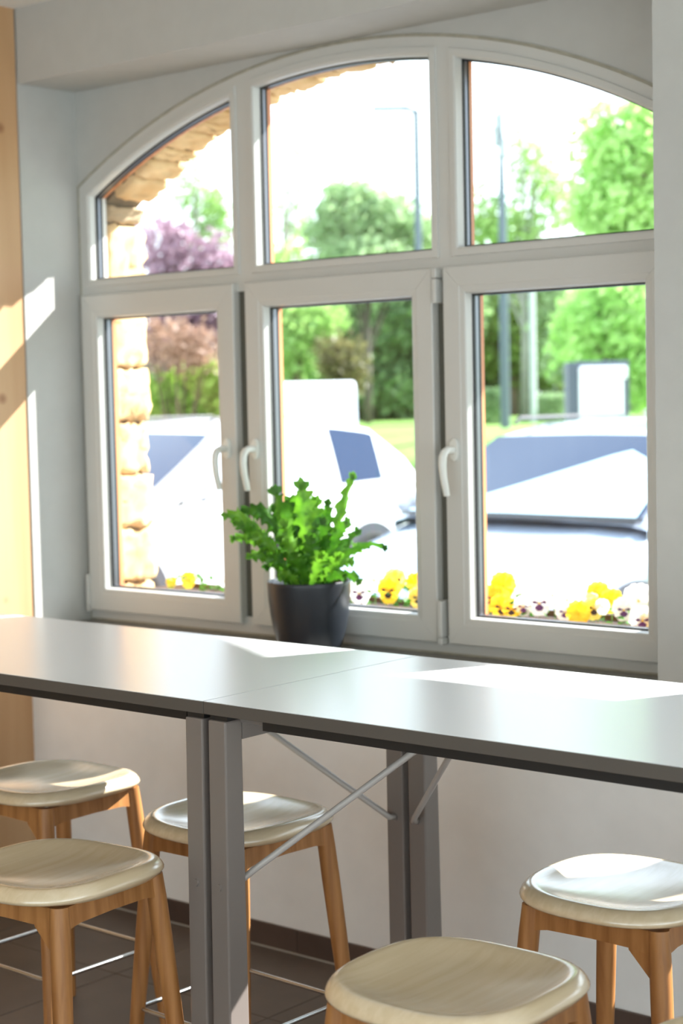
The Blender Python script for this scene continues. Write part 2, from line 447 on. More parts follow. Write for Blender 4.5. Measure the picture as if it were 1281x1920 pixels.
def make_window_2():
    root = bpy.data.objects.new('window_2', None); COL.objects.link(root); root['kind'] = 'structure'
    bm = bmesh.new()
    box(bm, P2L - .03, P2R + .03, 4.115, 4.185, FZ0, 1.035); box(bm, P2L - .03, P2R + .03, 4.115, 4.185, 1.985, LZ); box(bm, P2L - .03, P2R + .03, 4.115, 4.185, 2.62, Z_BULK)
    for q, w in ((P2L - .012, .012), (-1.22, .09), (-.45, .09), (P2R - .02, .03)): box(bm, q - w, q + w, 4.114, 4.186, FZ0, 2.63)
    f = obj('window_frame', bm, pvc, root)
    obj('glass_pane', bx(P2L, P2R, 4.148, 4.152, 1.03, 2.63), window_glass, f)
make_window_2()
# sills
obj('windowsill', bx(XL + .001, XP - .001, Y_LOW - .012, 4.128, Z_SILL - .03, Z_SILL), sill_m, ww, bevel=.004, kind='structure')
obj('windowsill', bx(P2L + .001, P2R, Y_LOW - .012, 4.128, Z_SILL - .03, Z_SILL), sill_m, ww, bevel=.004, kind='structure')

# ------------------------------------------------------------------ outside masonry of the arch
SCX, SCZ, SR = -3.445, 0.768, 1.983
JX = -4.605
ext = arch_wall('wall_outside', None, -6.5, 4.0, JX - .02, -2.27, -0.2, 3.6, SR + .03, 4.19, 4.35, mortar, cx=SCX, cz=SCZ) if False else None
def ext_wall():
    bm = bmesh.new()
    segs = []
    for (a, b, cx) in ((JX - .02, -2.265, SCX), (-2.10, P2R + .02, SCX + 2.62)):
        segs.append((a, b, cx))
    box(bm, -7.5, segs[0][0], 4.195, 4.35, -.3, 3.7)
    box(bm, segs[0][1], segs[1][0], 4.195, 4.33, -.3, 3.7)
    box(bm, segs[1][1], 4.5, 4.195, 4.35, -.3, 3.7)
    for a, b, cx in segs:
        box(bm, a, b, 4.195, 4.35, -.3, 0.86)
        n = 30
        for i in range(n):
            p = a + (b - a) * i / n; q = a + (b - a) * (i + 1) / n
            prism(bm, [(p, arc_z(p, SR + .02, cx, SCZ)), (q, arc_z(q, SR + .02, cx, SCZ)), (q, 3.7), (p, 3.7)], 4.195, 4.35)
    return obj('wall_outside', bm, mortar, kind='structure')
we = ext_wall()
def rough_block(name, corners0, y0, y1, m, parent, amp=.007, n=8, seed=0, round_=.010):
    """block whose xz section is the quad corners0 (CCW), subdivided and chipped on its visible faces"""
    rnd = random.Random(seed)
    bm = bmesh.new()
    c = [Vector((x, 0, z)) for x, z in corners0]
    N = n
    def P(u, v, w):
        a = c[0].lerp(c[1], u); b = c[3].lerp(c[2], u); p = a.lerp(b, v); return Vector((p.x, y0 + (y1 - y0) * w, p.z))
    bmesh.ops.create_grid(bm, x_segments=1, y_segments=1, size=1); bm.clear()
    V = {}
    def gv(i, j, k):
        key = (i, j, k)
        if key not in V:
            p = P(i / N, j / N, k / N)
            edge = sum(1 for t in key if t in (0, N))
            cen = P(.5, .5, .5)
            d = (cen - p)
            p = p + d.normalized() * ((edge - 1) * round_ * .55) + Vector((rnd.gauss(0, amp), rnd.gauss(0, amp), rnd.gauss(0, amp))) * (1 if k > 0 else .3)
            V[key] = bm.verts.new(p)
        return V[key]
    for a in range(N):
        for b in range(N):
            for s in (0, N):
                bm.faces.new((gv(a, b, s), gv(a + 1, b, s), gv(a + 1, b + 1, s), gv(a, b + 1, s)))
                bm.faces.new((gv(a, s, b), gv(a + 1, s, b), gv(a + 1, s, b + 1), gv(a, s, b + 1)))
                bm.faces.new((gv(s, a, b), gv(s, a + 1, b), gv(s, a + 1, b + 1), gv(s, a, b + 1)))
    return obj(name, bm, m, parent, smooth=True)
# left jamb: stacked quarry-faced blocks; heights read off the picture
zs = [0.80, 1.035, 1.232, 1.43, 1.62, 1.815, 2.005, 2.045, 2.33]
rr = random.Random(5)
prev = None
for i in range(len(zs) - 1):
    z0, z1 = zs[i], zs[i + 1]
    if z1 - z0 < .1: z0 += .004
    jj = rr.uniform(-.006, .006)
    rough_block('stone_block', [(-4.93, z0 + .004), (JX + jj, z0 + .004), (JX + jj, z1 - .004), (-4.93, z1 - .004)], 4.194, 4.376 + rr.uniform(-.008, .008), stone_m, we, amp=.0056, seed=i, round_=.007)
# impost and voussoirs
def arcpt(th, R, cx=SCX): return (cx + R * math.cos(th), SCZ + R * math.sin(th))
th0 = math.atan2(2.35 - SCZ, JX - SCX); th1 = PI - th0
rough_block('impost_stone', [(-4.93, 2.336), (JX - .006, 2.336), (JX + .012, 2.392), (-4.93, 2.44)], 4.194, 4.375, stone_grey, we, amp=.003, seed=40)
ths = [th0 - .035]
steps = [.062, .050, .034, .060, .040, .046, .072, .036, .058, .05]
i = 0
while ths[-1] > th1 + .03:
    ths.append(ths[-1] - steps[i % len(steps)]); i += 1
for i in range(len(ths) - 1):
    a, b = ths[i] - .0028, ths[i + 1] + .0028
    dr = rr.uniform(-.006, .008)
    q = [arcpt(a, SR + dr), arcpt(b, SR + dr), arcpt(b, SR + .34), arcpt(a, SR + .34)]
    rough_block('arch_stone', q[::-1] if False else [q[0], q[1], q[2], q[3]], 4.194, 4.378 + rr.uniform(-.008, .010), stone_m, we, amp=.0036, seed=60 + i)
# outside ledge
obj('window_ledge', bx(-4.9, -2.0, 4.19, 4.62, .86, .905), mat('ledge', (190, 176, 150), .9, var=.12, scale=20), we, bevel=.006)

# ------------------------------------------------------------------ high tables
TZ, TT = 1.05, 0.028
SEAM = -2.5945
Y0T, Y1T = 2.598, 3.351
def make_table(x0, x1, label):
    t = thing('high_table', label, 'table', ((x0 + x1) / 2, (Y0T + Y1T) / 2, 0), 0, 'high tables joined end to end')
    ox, oy = -(x0 + x1) / 2, -(Y0T + Y1T) / 2
    def B(a, b, c, d, e, f): return bx(a + ox, b + ox, c + oy, d + oy, e, f)
    bm = B(x0, x1, Y0T, Y1T, TZ - TT, TZ - .0012)
    top = obj('tabletop', bm, edge_m, t, bevel=.0012)
    obj('tabletop_laminate', B(x0 + .0012, x1 - .0012, Y0T + .0012, Y1T - .0012, TZ - .0013, TZ), laminate, top)
    # dark rails inset under the long edges
    for y in (Y0T + .024, Y1T - .040):
        obj('rail', B(x0 + .15, x1 - .075, y, y + .016, TZ - TT - .024, TZ - TT), black_m, t)
    for s, xa in ((-1, x0 + .008), (1, x1 - .060)):
        xb = xa + .052
        # dark spacer under the top, crossbeam between the two legs
        obj('spacer_plate', B(xa + .002, xb + .0 , Y0T + .010, Y1T - .010, TZ - TT - .012, TZ - TT), black_m, t)
        obj('crossbeam', B(xa + .004, xb - .002, Y0T + .058, Y1T - .058, TZ - TT - .058, TZ - TT - .012), legmetal, t, bevel=.002)
        if s < 0: xr0, xr1 = xb - .002, xb + .085
        else: xr0, xr1 = xa - .085, xa + .002
        bm = bmesh.new()
        obj('mounting_plate', B(xr0, xr1, Y0T + .050, Y1T - .050, TZ - TT - .020, TZ - TT), legmetal, t, bevel=.002)
        for front in (True, False):
            bm = bmesh.new()
            zt = TZ - TT - .012
            if front: yt0, yt1, yb0, yb1 = Y0T + .004, Y0T + .056, Y0T - .010, Y0T + .056
            else: yt0, yt1, yb0, yb1 = Y1T - .056, Y1T - .004, Y1T - .056, Y1T + .010
            v = [bm.verts.new((x + ox, y + oy, z)) for x, y, z in ((xa, yb0, 0.004), (xb, yb0, 0.004), (xb, yb1, 0.004), (xa, yb1, 0.004), (xa, yt0, zt), (xb, yt0, zt), (xb, yt1, zt), (xa, yt1, zt))]
            for f in ((0, 3, 2, 1), (4, 5, 6, 7), (0, 1, 5, 4), (1, 2, 6, 5), (2, 3, 7, 6), (3, 0, 4, 7)): bm.faces.new([v[i] for i in f])
            lg = obj('leg', bm, legmetal, t, bevel=.004)
            xm = (xa + xb) / 2 + ox
            bz = .648
            def yf(z): return (yb0 + (yt0 - yb0) * z / zt) if front else yt0
            bm = bmesh.new()
            tube(bm, [(xm, yf(bz) + oy + .001, bz), (xm, yf(bz) + oy - .004, bz)], [.0085, .0078], 14)
            obj('bolt', bm, legmetal, lg, smooth='auto')
            bm = bmesh.new(); tube(bm, [(xm, 0, .002), (xm, 0, .006)], .016, 12)
            for vv in bm.verts: vv.co.y += (yb0 + yb1) / 2 + oy
            for vv in bm.verts: vv.co.z -= .002
            obj('glide', bm, black_m, lg)
            # brace rod from the leg up to the middle of the underside
            yr = (yt1 + .012) if front else (yt0 - .012)
            dx = -s
            sg = 1 if front else -1
            st = Vector(((xa + xb) / 2 + ox, yr - sg * .012 + oy, bz + .003))
            p1 = Vector((st.x, yr + sg * .006 + oy, bz + .004))
            end = p1 + Vector((dx * .40, sg * .285, .36))
            d = (end - p1).normalized()
            pts = [st, p1 + Vector((dx * .004, 0, .001)), p1 + d * .022, p1 + d * .05, p1.lerp(end, .5), end - d * .03, end]
            bm = bmesh.new(); tube(bm, pts, .0076, 10)
            obj('brace_rod', bm, rodmetal, t, smooth=True)
    return t
make_table(-4.580, SEAM - .0006, 'grey topped high table in front of the window, its end beside the wooden wall')
make_table(SEAM + .0006, -0.595, 'grey topped high table reaching the right edge of the photo')

# ------------------------------------------------------------------ stools
SH = 0.702
def seat_ring(a, b, n, z, k=56, zf=None):
    pts = []
    for i in range(k):
        t = 2 * PI * i / k
        c, s = math.cos(t), math.sin(t)
        x = a * math.copysign(abs(c) ** (2 / n), c); y = b * math.copysign(abs(s) ** (2 / n), s)
        pts.append((x, y, z + (zf(x, y) if zf else 0)))
    return pts
def make_stool():
    t = thing('bar_stool', '', 'stool')
    bm = bmesh.new()
    A, Bq = .207, .209
    prof = [(.12, -.0225), (.30, -.0215), (.50, -.0180), (.66, -.0120), (.77, -.0055), (.84, -.0014), (.885, 0), (.925, -.0022), (.960, -.0080), (.985, -.0150), (.999, -.0215), (.998, -.0250), (.985, -.0290), (.955, -.0330), (.90, -.0365), (.5, -.0400), (.02, -.0405)]
    saddle = lambda x, y: .006 * ((x / A) ** 2 - (y / Bq) ** 2) * 0.8
    rings = []
    for sc, z in prof:
        n = 2.4 if sc < .5 else 2.85
        rings.append([bm.verts.new(p) for p in seat_ring(A * sc, Bq * sc, n, SH + z, zf=saddle if z > -.03 else None)])
    k = len(rings[0])
    for a, b in zip(rings[:-1], rings[1:]):
        for i in range(k): bm.faces.new((a[i], a[(i + 1) % k], b[(i + 1) % k], b[i]))
    bm.faces.new(rings[0]); bm.faces.new(rings[-1][::-1])
    obj('seat', bm, seat_wood, t, smooth=True)
    zt = SH - .040
    tops = {}
    for sx in (-1, 1):
        for sy_ in (-1, 1):
            bm = bmesh.new()
            T = Vector((sx * .146, sy_ * .146, zt)); Bm = Vector((sx * .198, sy_ * .198, 0.002))
            pts = [T.lerp(Bm, q) for q in (0, .08, .2, .4, .6, .8, 1)]
            tube(bm, pts, [.0200, .0215, .0220, .0210, .0190, .0165, .0140], 18)
            lg = obj('leg', bm, leg_wood, t, smooth='auto')
    # aprons with flared ends
    def apron(axis, s):
        bm = bmesh.new()
        y = s * .147
        prof = [(-.141, zt - .001), (.141, zt - .001), (.143, zt - .066), (.132, zt - .048), (.10, zt - .042), (0, zt - .040), (-.10, zt - .042), (-.132, zt - .048), (-.143, zt - .066)]
        for d in (-.010, .010):
            pass
        a = []; b = []
        for x, z in prof:
            sp = y + (zt - z) * s * .052 / .66
            pa = (x, sp - .010, z) if axis == 'x' else (sp - .010, x, z)
            pb = (x, sp + .010, z) if axis == 'x' else (sp + .010, x, z)
            a.append(bm.verts.new(pa)); b.append(bm.verts.new(pb))
        bm.faces.new(a); bm.faces.new(b[::-1])
        for i in range(len(prof)): bm.faces.new((a[i], a[(i + 1) % len(prof)], b[(i + 1) % len(prof)], b[i]))
        bmesh.ops.triangulate(bm, faces=[f for f in bm.faces if len(f.verts) > 4])
        return obj('apron', bm, leg_wood, t)
    for s in (-1, 1): apron('x', s); apron('y', s)
    # corner gussets on the +x/-y and -x/-y legs
    for sx, sy_ in ((1, -1), (-1, 1)):
        bm = bmesh.new()
        x0 = sx * .136
        pts = [(x0, zt - .002), (x0 - sx * .055, zt - .002), (x0 - sx * .050, zt - .046), (x0 + sx * .006, zt - .105)]
        a = [bm.verts.new((x, sy_ * .152 - .007, z)) for x, z in pts]; b = [bm.verts.new((x, sy_ * .152 + .007, z)) for x, z in pts]
        bm.faces.new(a); bm.faces.new(b[::-1])
        for i in range(4): bm.faces.new((a[i], a[(i + 1) % 4], b[(i + 1) % 4], b[i]))
        obj('gusset', bm, leg_wood, t)
    # footrest: bent steel ring running through the legs
    zf = .225; r = .146 + .052 * (zt - zf) / zt
    h = r; c = .020; pts = []
    for sx, sy_, a0 in ((1, 1, 0), (-1, 1, 90), (-1, -1, 180), (1, -1, 270)):
        for q in range(5):
            a = math.radians(a0 + 90 * q / 4)
            pts.append((sx * (h - c) + c * math.cos(a), sy_ * (h - c) + c * math.sin(a), zf))
    pts.append(pts[0])
    bm = bmesh.new(); tube(bm, pts, .0055, 10, cap=False); bmesh.ops.remove_doubles(bm, verts=bm.verts, dist=1e-5)
    obj('footrest', bm, steel, t, smooth=True)
    return t
stool0 = make_stool()
def copy_tree(o, parent=None):
    c = o.copy(); COL.objects.link(c)
    if parent: c.parent = parent
    for ch in list(o.children): copy_tree(ch, c)
    return c
STOOLS = [(-2.853, 2.398, 5, 'pale wooden bar stool on the room side, left of the near table legs'),
          (-3.530, 2.962, -1, 'pale wooden bar stool farthest back, beside the wooden wall, cut by the left edge'),
          (-2.848, 2.961, -2, 'wooden bar stool on the window side, seen behind the near pair of table legs'),
          (-1.730, 2.332, 1, 'wooden bar stool with shaded grey looking seat, nearest, at the bottom of the photo'),
          (-1.780, 3.000, 0, 'wooden bar stool by the window wall with a sunlit patch on its seat'),
          (-1.143, 2.280, 1, 'bar stool of which only a seat edge shows in the bottom right corner')]
for i, (x, y, a, lab) in enumerate(STOOLS):
    s = stool0 if i == 0 else copy_tree(stool0)
    s.location = (x, y, 0); s.rotation_euler = (0, 0, math.radians(a)); s['label'] = lab; s['group'] = 'bar stools around the high tables'

# ------------------------------------------------------------------ potted plant on the sill
PX, PY, PZ = -3.478, 3.957, Z_SILL
pl = thing('potted_fern', 'bushy green plant with lobed wavy fronds in a dark grey pot on the windowsill', 'plant', (PX, PY, PZ))
bm = bmesh.new()
lathe(bm, [(.0, 0), (.084, 0), (.092, .004), (.102, .03), (.113, .07), (.121, .115), (.127, .165), (.1295, .205), (.1300, .216), (.1285, .2185), (.1255, .217), (.1225, .21), (.119, .165), (.10, .11), (0, .10)], 56)
pot = obj('pot', bm, potm, pl, smooth='auto')
bm = bmesh.new(); lathe(bm, [(0, .192), (.05, .195), (.1, .190), (.1215, .186)], 30); obj('soil', bm, soil, pl, smooth=True)
RV = Vector((cy, sy, 0)); UV = Vector((0, 0, 1)); FV = Vector((-sy, cy, 0))
def frond(tip, mid, base, width, seed, m, lobes=9, curl=0.0, twist=0.0):
    rnd = random.Random(seed)
    P0, P1, P2 = Vector(base), Vector(mid), Vector(tip)
    N = lobes * 4
    bm = bmesh.new(); uvs = []
    rows = []
    phase = rnd.random() * 6
    for i in range(N + 1):
        t = i / N
        p = P0 * (1 - t) ** 2 + P1 * 2 * t * (1 - t) + P2 * t * t
        tan = ((P1 - P0) * (1 - t) + (P2 - P1) * t).normalized()
        side = tan.cross(FV + RV * .35 * math.sin(seed) + UV * .2).normalized()
        side = (Matrix.Rotation(twist * t + rnd.uniform(-.1, .1), 3, tan) @ side)
        nrm = side.cross(tan)
        env = (.22 + 1.05 * t ** .75) * (1 - max(0, (t - .80) / .20) ** 2 * .8)
        j = i % 4
        ll = (.62, .95, 1.18, .74)[j] * rnd.uniform(.85, 1.15)
        lr = (.74, 1.16, .95, .60)[(i + 2) % 4] * rnd.uniform(.85, 1.15)
        wL = width * env * ll; wR = width * env * lr
        ruff = .007 * math.sin(t * lobes * 2.6 + phase) * t
        ruff2 = .007 * math.cos(t * lobes * 2.9 + phase) * t
        fw = tan * (.008 if j in (1, 2) else 0)
        rows.append((bm.verts.new(p - side * wL + nrm * (ruff + wL * .35) + fw), bm.verts.new(p - side * wL * .5 + nrm * (wL * .22 + ruff * .3)), bm.verts.new(p), bm.verts.new(p + side * wR * .5 + nrm * (wR * .22 + ruff2 * .3)), bm.verts.new(p + side * wR + nrm * (ruff2 + wR * .35) + fw)))
    for a, b in zip(rows[:-1], rows[1:]):
        for k in range(4): bm.faces.new((a[k], a[k + 1], b[k + 1], b[k]))
    # antler-like tip lobes
    tv = rows[-1][2].co.copy(); tan = (P2 - P1).normalized(); side = tan.cross(FV).normalized()
    for q in range(4):
        a = (-.9 + .6 * q) + rnd.uniform(-.15, .15)
        d = tan * math.cos(a) + side * math.sin(a)
        L = width * rnd.uniform(.7, 1.15)
        s2 = d.cross(FV).normalized() * width * .28
        c = tv
        bm.faces.new([bm.verts.new(v) for v in (c - s2 * .8 - tan * .004, c + s2 * .8 - tan * .004, c + d * L * .7 + s2 + FV * .003, c + d * L, c + d * L * .7 - s2)])
    f = obj('frond', bm, m, pl, smooth=True)
    return f
def loc(px, py, depth=0.0):          # picture offset from the pot rim centre, in metres, kept in the plant's own axes
    return RV * (px * .00164) + UV * (.2 + py * .00164) + FV * depth
spec = [  # tip offset (px), mid offset, width, depth tip, young
    ((-152, 138), (-95, 150), .013, -.02, 1), ((-112, 144), (-60, 158), .020, .03, 0), ((-58, 178), (-42, 110), .022, -.03, 0),
    ((-8, 184), (-6, 110), .025, .0, 1), ((-30, 150), (-20, 90), .026, .05, 0), ((86, 200), (46, 95), .015, .03, 1),
    ((72, 120), (46, 100), .015, -.04, 0), ((92, 96), (60, 60), .015, .04, 0), ((142, 70), (80, 92), .011, .0, 0),
    ((92, 12), (60, 42), .013, -.05, 0), ((-136, 120), (-84, 120), .014, .05, 1), ((-140, 92), (-88, 108), .012, .02, 1),
    ((-108, 62), (-70, 70), .013, -.04, 1), ((-92, 100), (-66, 92), .019, -.06, 1), ((-66, 60), (-44, 52), .017, -.07, 0),
    ((30, 120), (22, 70), .022, -.05, 0), ((14, 150), (8, 84), .023, .04, 1), ((48, 92), (30, 56), .019, .06, 0), ((8, 90), (4, 50), .024, -.07, 0),
    ((-40, 118), (-30, 66), .022, -.06, 1), ((56, 58), (42, 34), .016, -.07, 1), ((78, 40), (50, 44), .014, .06, 1), ((-80, 34), (-50, 50), .014, .06, 0),
    ((24, 60), (16, 34), .020, -.08, 1), ((-24, 62), (-14, 34), .020, -.085, 0), ((-10, 128), (-6, 70), .024, .06, 0), ((104, 66), (66, 62), .012, .08, 1),
    ((-62, 140), (-44, 90), .022, .07, 0), ((38, 150), (28, 80), .015, .07, 0), ((66, 26), (42, 30), .013, -.09, 0), ((-50, 28), (-36, 34), .014, -.09, 1),
    ((-120, 118), (-86, 96), .016, -.05, 0), ((20, 108), (14, 60), .022, .0, 0), ((60, 78), (40, 50), .017, .0, 0)]
for i, (tp, md, wd, dp, yg) in enumerate(spec):
    rnd = random.Random(100 + i)
    base = RV * (tp[0] * .00035 + rnd.uniform(-.018, .018)) + FV * (dp * .5 + rnd.uniform(-.02, .02)) + UV * .19
    dpc = min(dp * 1.3, .085 + (.02 if tp[1] > 60 else 0))
    frond(loc(tp[0], tp[1], dpc), loc(md[0], md[1], dp), base, wd * 1.42, 200 + i, frond_l if yg else frond_m, lobes=8 if tp[1] > 80 else 6, twist=rnd.uniform(-.7, .7))

# ------------------------------------------------------------------ flower box with pansies outside
BXY = 4.44
fb = thing('flower_box', 'long planter box of pansies on the outside ledge behind the panes', 'planter', (-3.43, BXY, .905))
bm = bmesh.new()
box(bm, -1.14, 1.14, -.085, .085, 0, .012); box(bm, -1.14, 1.14, -.095, -.085, 0, .105); box(bm, -1.14, 1.14, .085, .095, 0, .105); box(bm, -1.15, -1.14, -.095, .095, 0, .105); box(bm, 1.14, 1.15, -.095, .095, 0, .105)
obj('box', bm, mat('planter', (96, 70, 52), .8), fb)
obj('soil', bx(-1.139, 1.139, -.084, .084, .012, .088), soil, fb)
yel = mat('petal_yellow', (255, 228, 74), .6, c2=(252, 206, 40), scale=60, trans=.5)
yel2 = mat('petal_lemon', (255, 240, 150), .6, c2=(254, 230, 100), scale=60, trans=.5)
wht = mat('petal_white', (250, 252, 250), .6, c2=(244, 246, 246), scale=60, trans=.5)
drk = mat('petal_blotch', (32, 14, 30), .7)
pur = mat('petal_purple', (74, 22, 92), .6)
gstem = mat('flower_stem', (92, 146, 60), .6)
gleaf = mat('flower_leaf', (88, 150, 52), .6, c2=(58, 116, 36), scale=30, trans=.3)
def petal(bm, cx, cz, a, L, Wd, y, ripple=.002, k=9):
    c = bm.verts.new((cx, y - .001, cz)); ring = []
    for i in range(k + 1):
        t = -1 + 2 * i / k
        ang = a + t * .95 * Wd / L
        rr_ = L * (1 - .22 * t * t) * (1 + .05 * math.sin(i * 2.3))
        ring.append(bm.verts.new((cx + rr_ * math.cos(ang), y + ripple * math.sin(i * 1.9) - .004 * (1 - t * t), cz + rr_ * math.sin(ang))))
    for p, q in zip(ring[:-1], ring[1:]): bm.faces.new((c, p, q))
def make_pansy(col, blot, face_r=.044):
    t = thing('pansy', '', 'flower')
    R = face_r
    for i, (a, L, Wd, y) in enumerate(((62, 1.05, 1.0, .006), (118, 1.05, 1.0, .004), (168, .95, .85, .000), (12, .95, .85, -.001), (270, 1.0, 1.25, -.004))):
        bm = bmesh.new(); petal(bm, 0, 0, math.radians(a), R * L, R * Wd, y)
        obj('petal', bm, col, t, smooth=True)
    if blot:
        bm = bmesh.new()
        for a, L, Wd in ((168, .5, .32), (12, .5, .32), (270, .55, .8)):
            petal(bm, 0, 0, math.radians(a), R * L, R * Wd * L * 1.1, -.0095, .0005)
        obj('blotch', bm, blot, t)
    bm = bmesh.new(); tube(bm, [(0, -.012, 0), (0, -.006, 0)], .0028, 8); obj('eye', bm, yel, t)
    bm = bmesh.new(); tube(bm, [(0, .002, 0), (0, .012, -.006), (0, .012, -.05), (0, .006, -.10)], .0016, 6, cap=False); obj('stem', bm, gstem, t, smooth=True)
    return t
kinds = {'y': make_pansy(yel, drk), 'l': make_pansy(yel2, drk), 'w': make_pansy(wht, pur), 'p': make_pansy(wht, None), 'o': make_pansy(yel, None)}
used = set()
def pansy(kind, px, z, y, lab, size=1.0, yaw=-20, tilt=0, grp='pansies in the flower box'):
    o = kinds[kind] if kind not in used else copy_tree(kinds[kind])
    used.add(kind)
    # column px of the picture at plane y
    u = (px - 640.5) / 3221.14
    d = fwd + r2 * u; s = y / d.y
    o.location = (d.x * s, y, z); o.scale = (size,) * 3
    o.rotation_euler = (math.radians(tilt), 0, math.radians(40 + yaw)); o['label'] = lab; o['group'] = grp
PAN = [('y', 727, 1.064, 4.36, 'yellow pansy with a dark face just right of the plant pot', 1.0), ('w', 672, 1.050, 4.36, 'white pansy with a dark face, cut by the edge of the plant pot', 1.0),
       ('l', 738, 1.088, 4.42, 'pale lemon pansy behind the yellow one with the dark face', .95), ('o', 778, 1.078, 4.45, 'plain yellow pansy cut by the right edge of the middle pane', .9),
       ('p', 700, 1.085, 4.44, 'plain white pansy between the plant pot and the lemon pansy', 1.0), ('l', 781, 1.045, 4.38, 'low lemon pansy at the bottom corner of the middle pane', .8),
       ('o', 350, 1.046, 4.38, 'yellow pansy alone in the left pane, the larger one', .7), ('o', 318, 1.030, 4.40, 'small yellow pansy beside the stone jamb in the left pane', .5), ('p', 415, 1.045, 4.42, 'white pansy at the right edge of the left pane', .5),
       ('o', 942, 1.100, 4.40, 'topmost yellow pansy of the cluster at the left of the right pane', 1.0), ('y', 921, 1.062, 4.36, 'yellow pansy with a dark face, leftmost in the right pane', .95), ('y', 938, 1.040, 4.35, 'low yellow pansy, second of the dark faced cluster in the right pane', .9),
       ('y', 958, 1.036, 4.34, 'low yellow pansy, third of the dark faced cluster in the right pane', .8), ('p', 980, 1.070, 4.44, 'plain white pansy just right of the yellow cluster', .8),
       ('w', 1009, 1.062, 4.36, 'white pansy with the large purple face, standing alone', 1.0), ('w', 979, 1.048, 4.35, 'small white pansy with a dark face beside the yellow cluster', .75),
       ('p', 1035, 1.078, 4.43, 'plain white pansy behind and right of the large purple faced one', 1.0), ('p', 1062, 1.068, 4.42, 'plain white pansy left of the purple and white middle blooms', 1.0), ('w', 1056, 1.040, 4.34, 'small white pansy with a faint dark face low in the right pane', .7),
       ('o', 1083, 1.038, 4.33, 'flat low orange yellow pansy in the middle of the right pane', .95), ('o', 1120, 1.086, 4.44, 'tall yellow pansy in front of the wheel arch', .9), ('l', 1112, 1.052, 4.38, 'lemon pansy below the tall yellow one by the wheel arch', .8), ('o', 1145, 1.072, 4.42, 'yellow pansy between the wheel arch and the white blooms', .85),
       ('p', 1128, 1.060, 4.37, 'white bud like pansy amid the yellow ones by the wheel arch', .55), ('p', 1105, 1.064, 4.42, 'white pansy left of the tall yellow one', .7), ('w', 1168, 1.058, 4.37, 'white pansy with a small purple face left of the large white bloom', .85),
       ('p', 1195, 1.082, 4.42, 'largest plain white pansy at the right end of the right pane', 1.15), ('p', 1215, 1.076, 4.45, 'white pansy cut by the right edge of the window pane', 1.0), ('w', 1202, 1.036, 4.34, 'low white pansy with thin dark lines in the bottom right corner of the pane', .95),
       ('o', 1217, 1.034, 4.36, 'yellow pansy fragment in the bottom right corner of the pane', .7)]
rp = random.Random(3)
for k, px, z, y, lab, sz in PAN: pansy(k, px, z - .004, y, lab, sz, rp.uniform(-35, 5), rp.uniform(-12, 18))
bm = bmesh.new(); rl = random.Random(9)
for i in range(520):
    x = rl.uniform(-1.12, 1.12); y = rl.uniform(-.10, .07); z = rl.uniform(.08, .150)
    if -.95 < x < -.2 and z > .125: z -= .03
    a = rl.uniform(0, 6.28); L = rl.uniform(.018, .034); d = Vector((math.cos(a), math.sin(a) * .7, rl.uniform(-.1, .8))).normalized()
    s = d.cross(Vector((rl.uniform(-1, 1), rl.uniform(-1, 1), 1))).normalized() * L * .38
    p = Vector((x, y, z))
    bm.faces.new([bm.verts.new(v) for v in (p, p + d * L * .5 + s, p + d * L, p + d * L * .5 - s)])
o = obj('foliage', bm, gleaf, fb); o['kind'] = 'stuff'

# ------------------------------------------------------------------ terrain outside
def gz(y): 
    t = min(1, max(0, (y - 15.5) / 6.5)); return 1.12 * t * t * (3 - 2 * t) + max(0, y - 22) * .006
bm = bmesh.new(); rows = []
ys = [4.2, 8, 12, 15, 16, 17, 18, 19, 20, 21, 22, 26, 34, 50, 90]
for y in ys: rows.append([bm.verts.new((x, y, gz(y) - .02)) for x in (-120, -60, -30, -15, 0, 15, 40)])
for i, (a, b) in enumerate(zip(rows[:-1], rows[1:])):
    for k in range(6):
        f = bm.faces.new((a[k], a[k + 1], b[k + 1], b[k])); f.material_index = 1 if ys[i] >= 15 else 0
obj('ground', bm, [asphalt, grass_m], kind='structure', smooth=True)
obj('kerb', bx(-60, 30, 14.9, 15.05, -.02, .12), mat('kerb', (176, 174, 168), .9, var=.1), kind='structure')
for i in range(9):
    obj('parking_line', bx(-14.85 + 2.45 * i, -14.75 + 2.45 * i, 6.2, 11.4, -.021, -.015), mat('line_paint', (232, 232, 228), .8), kind='structure')

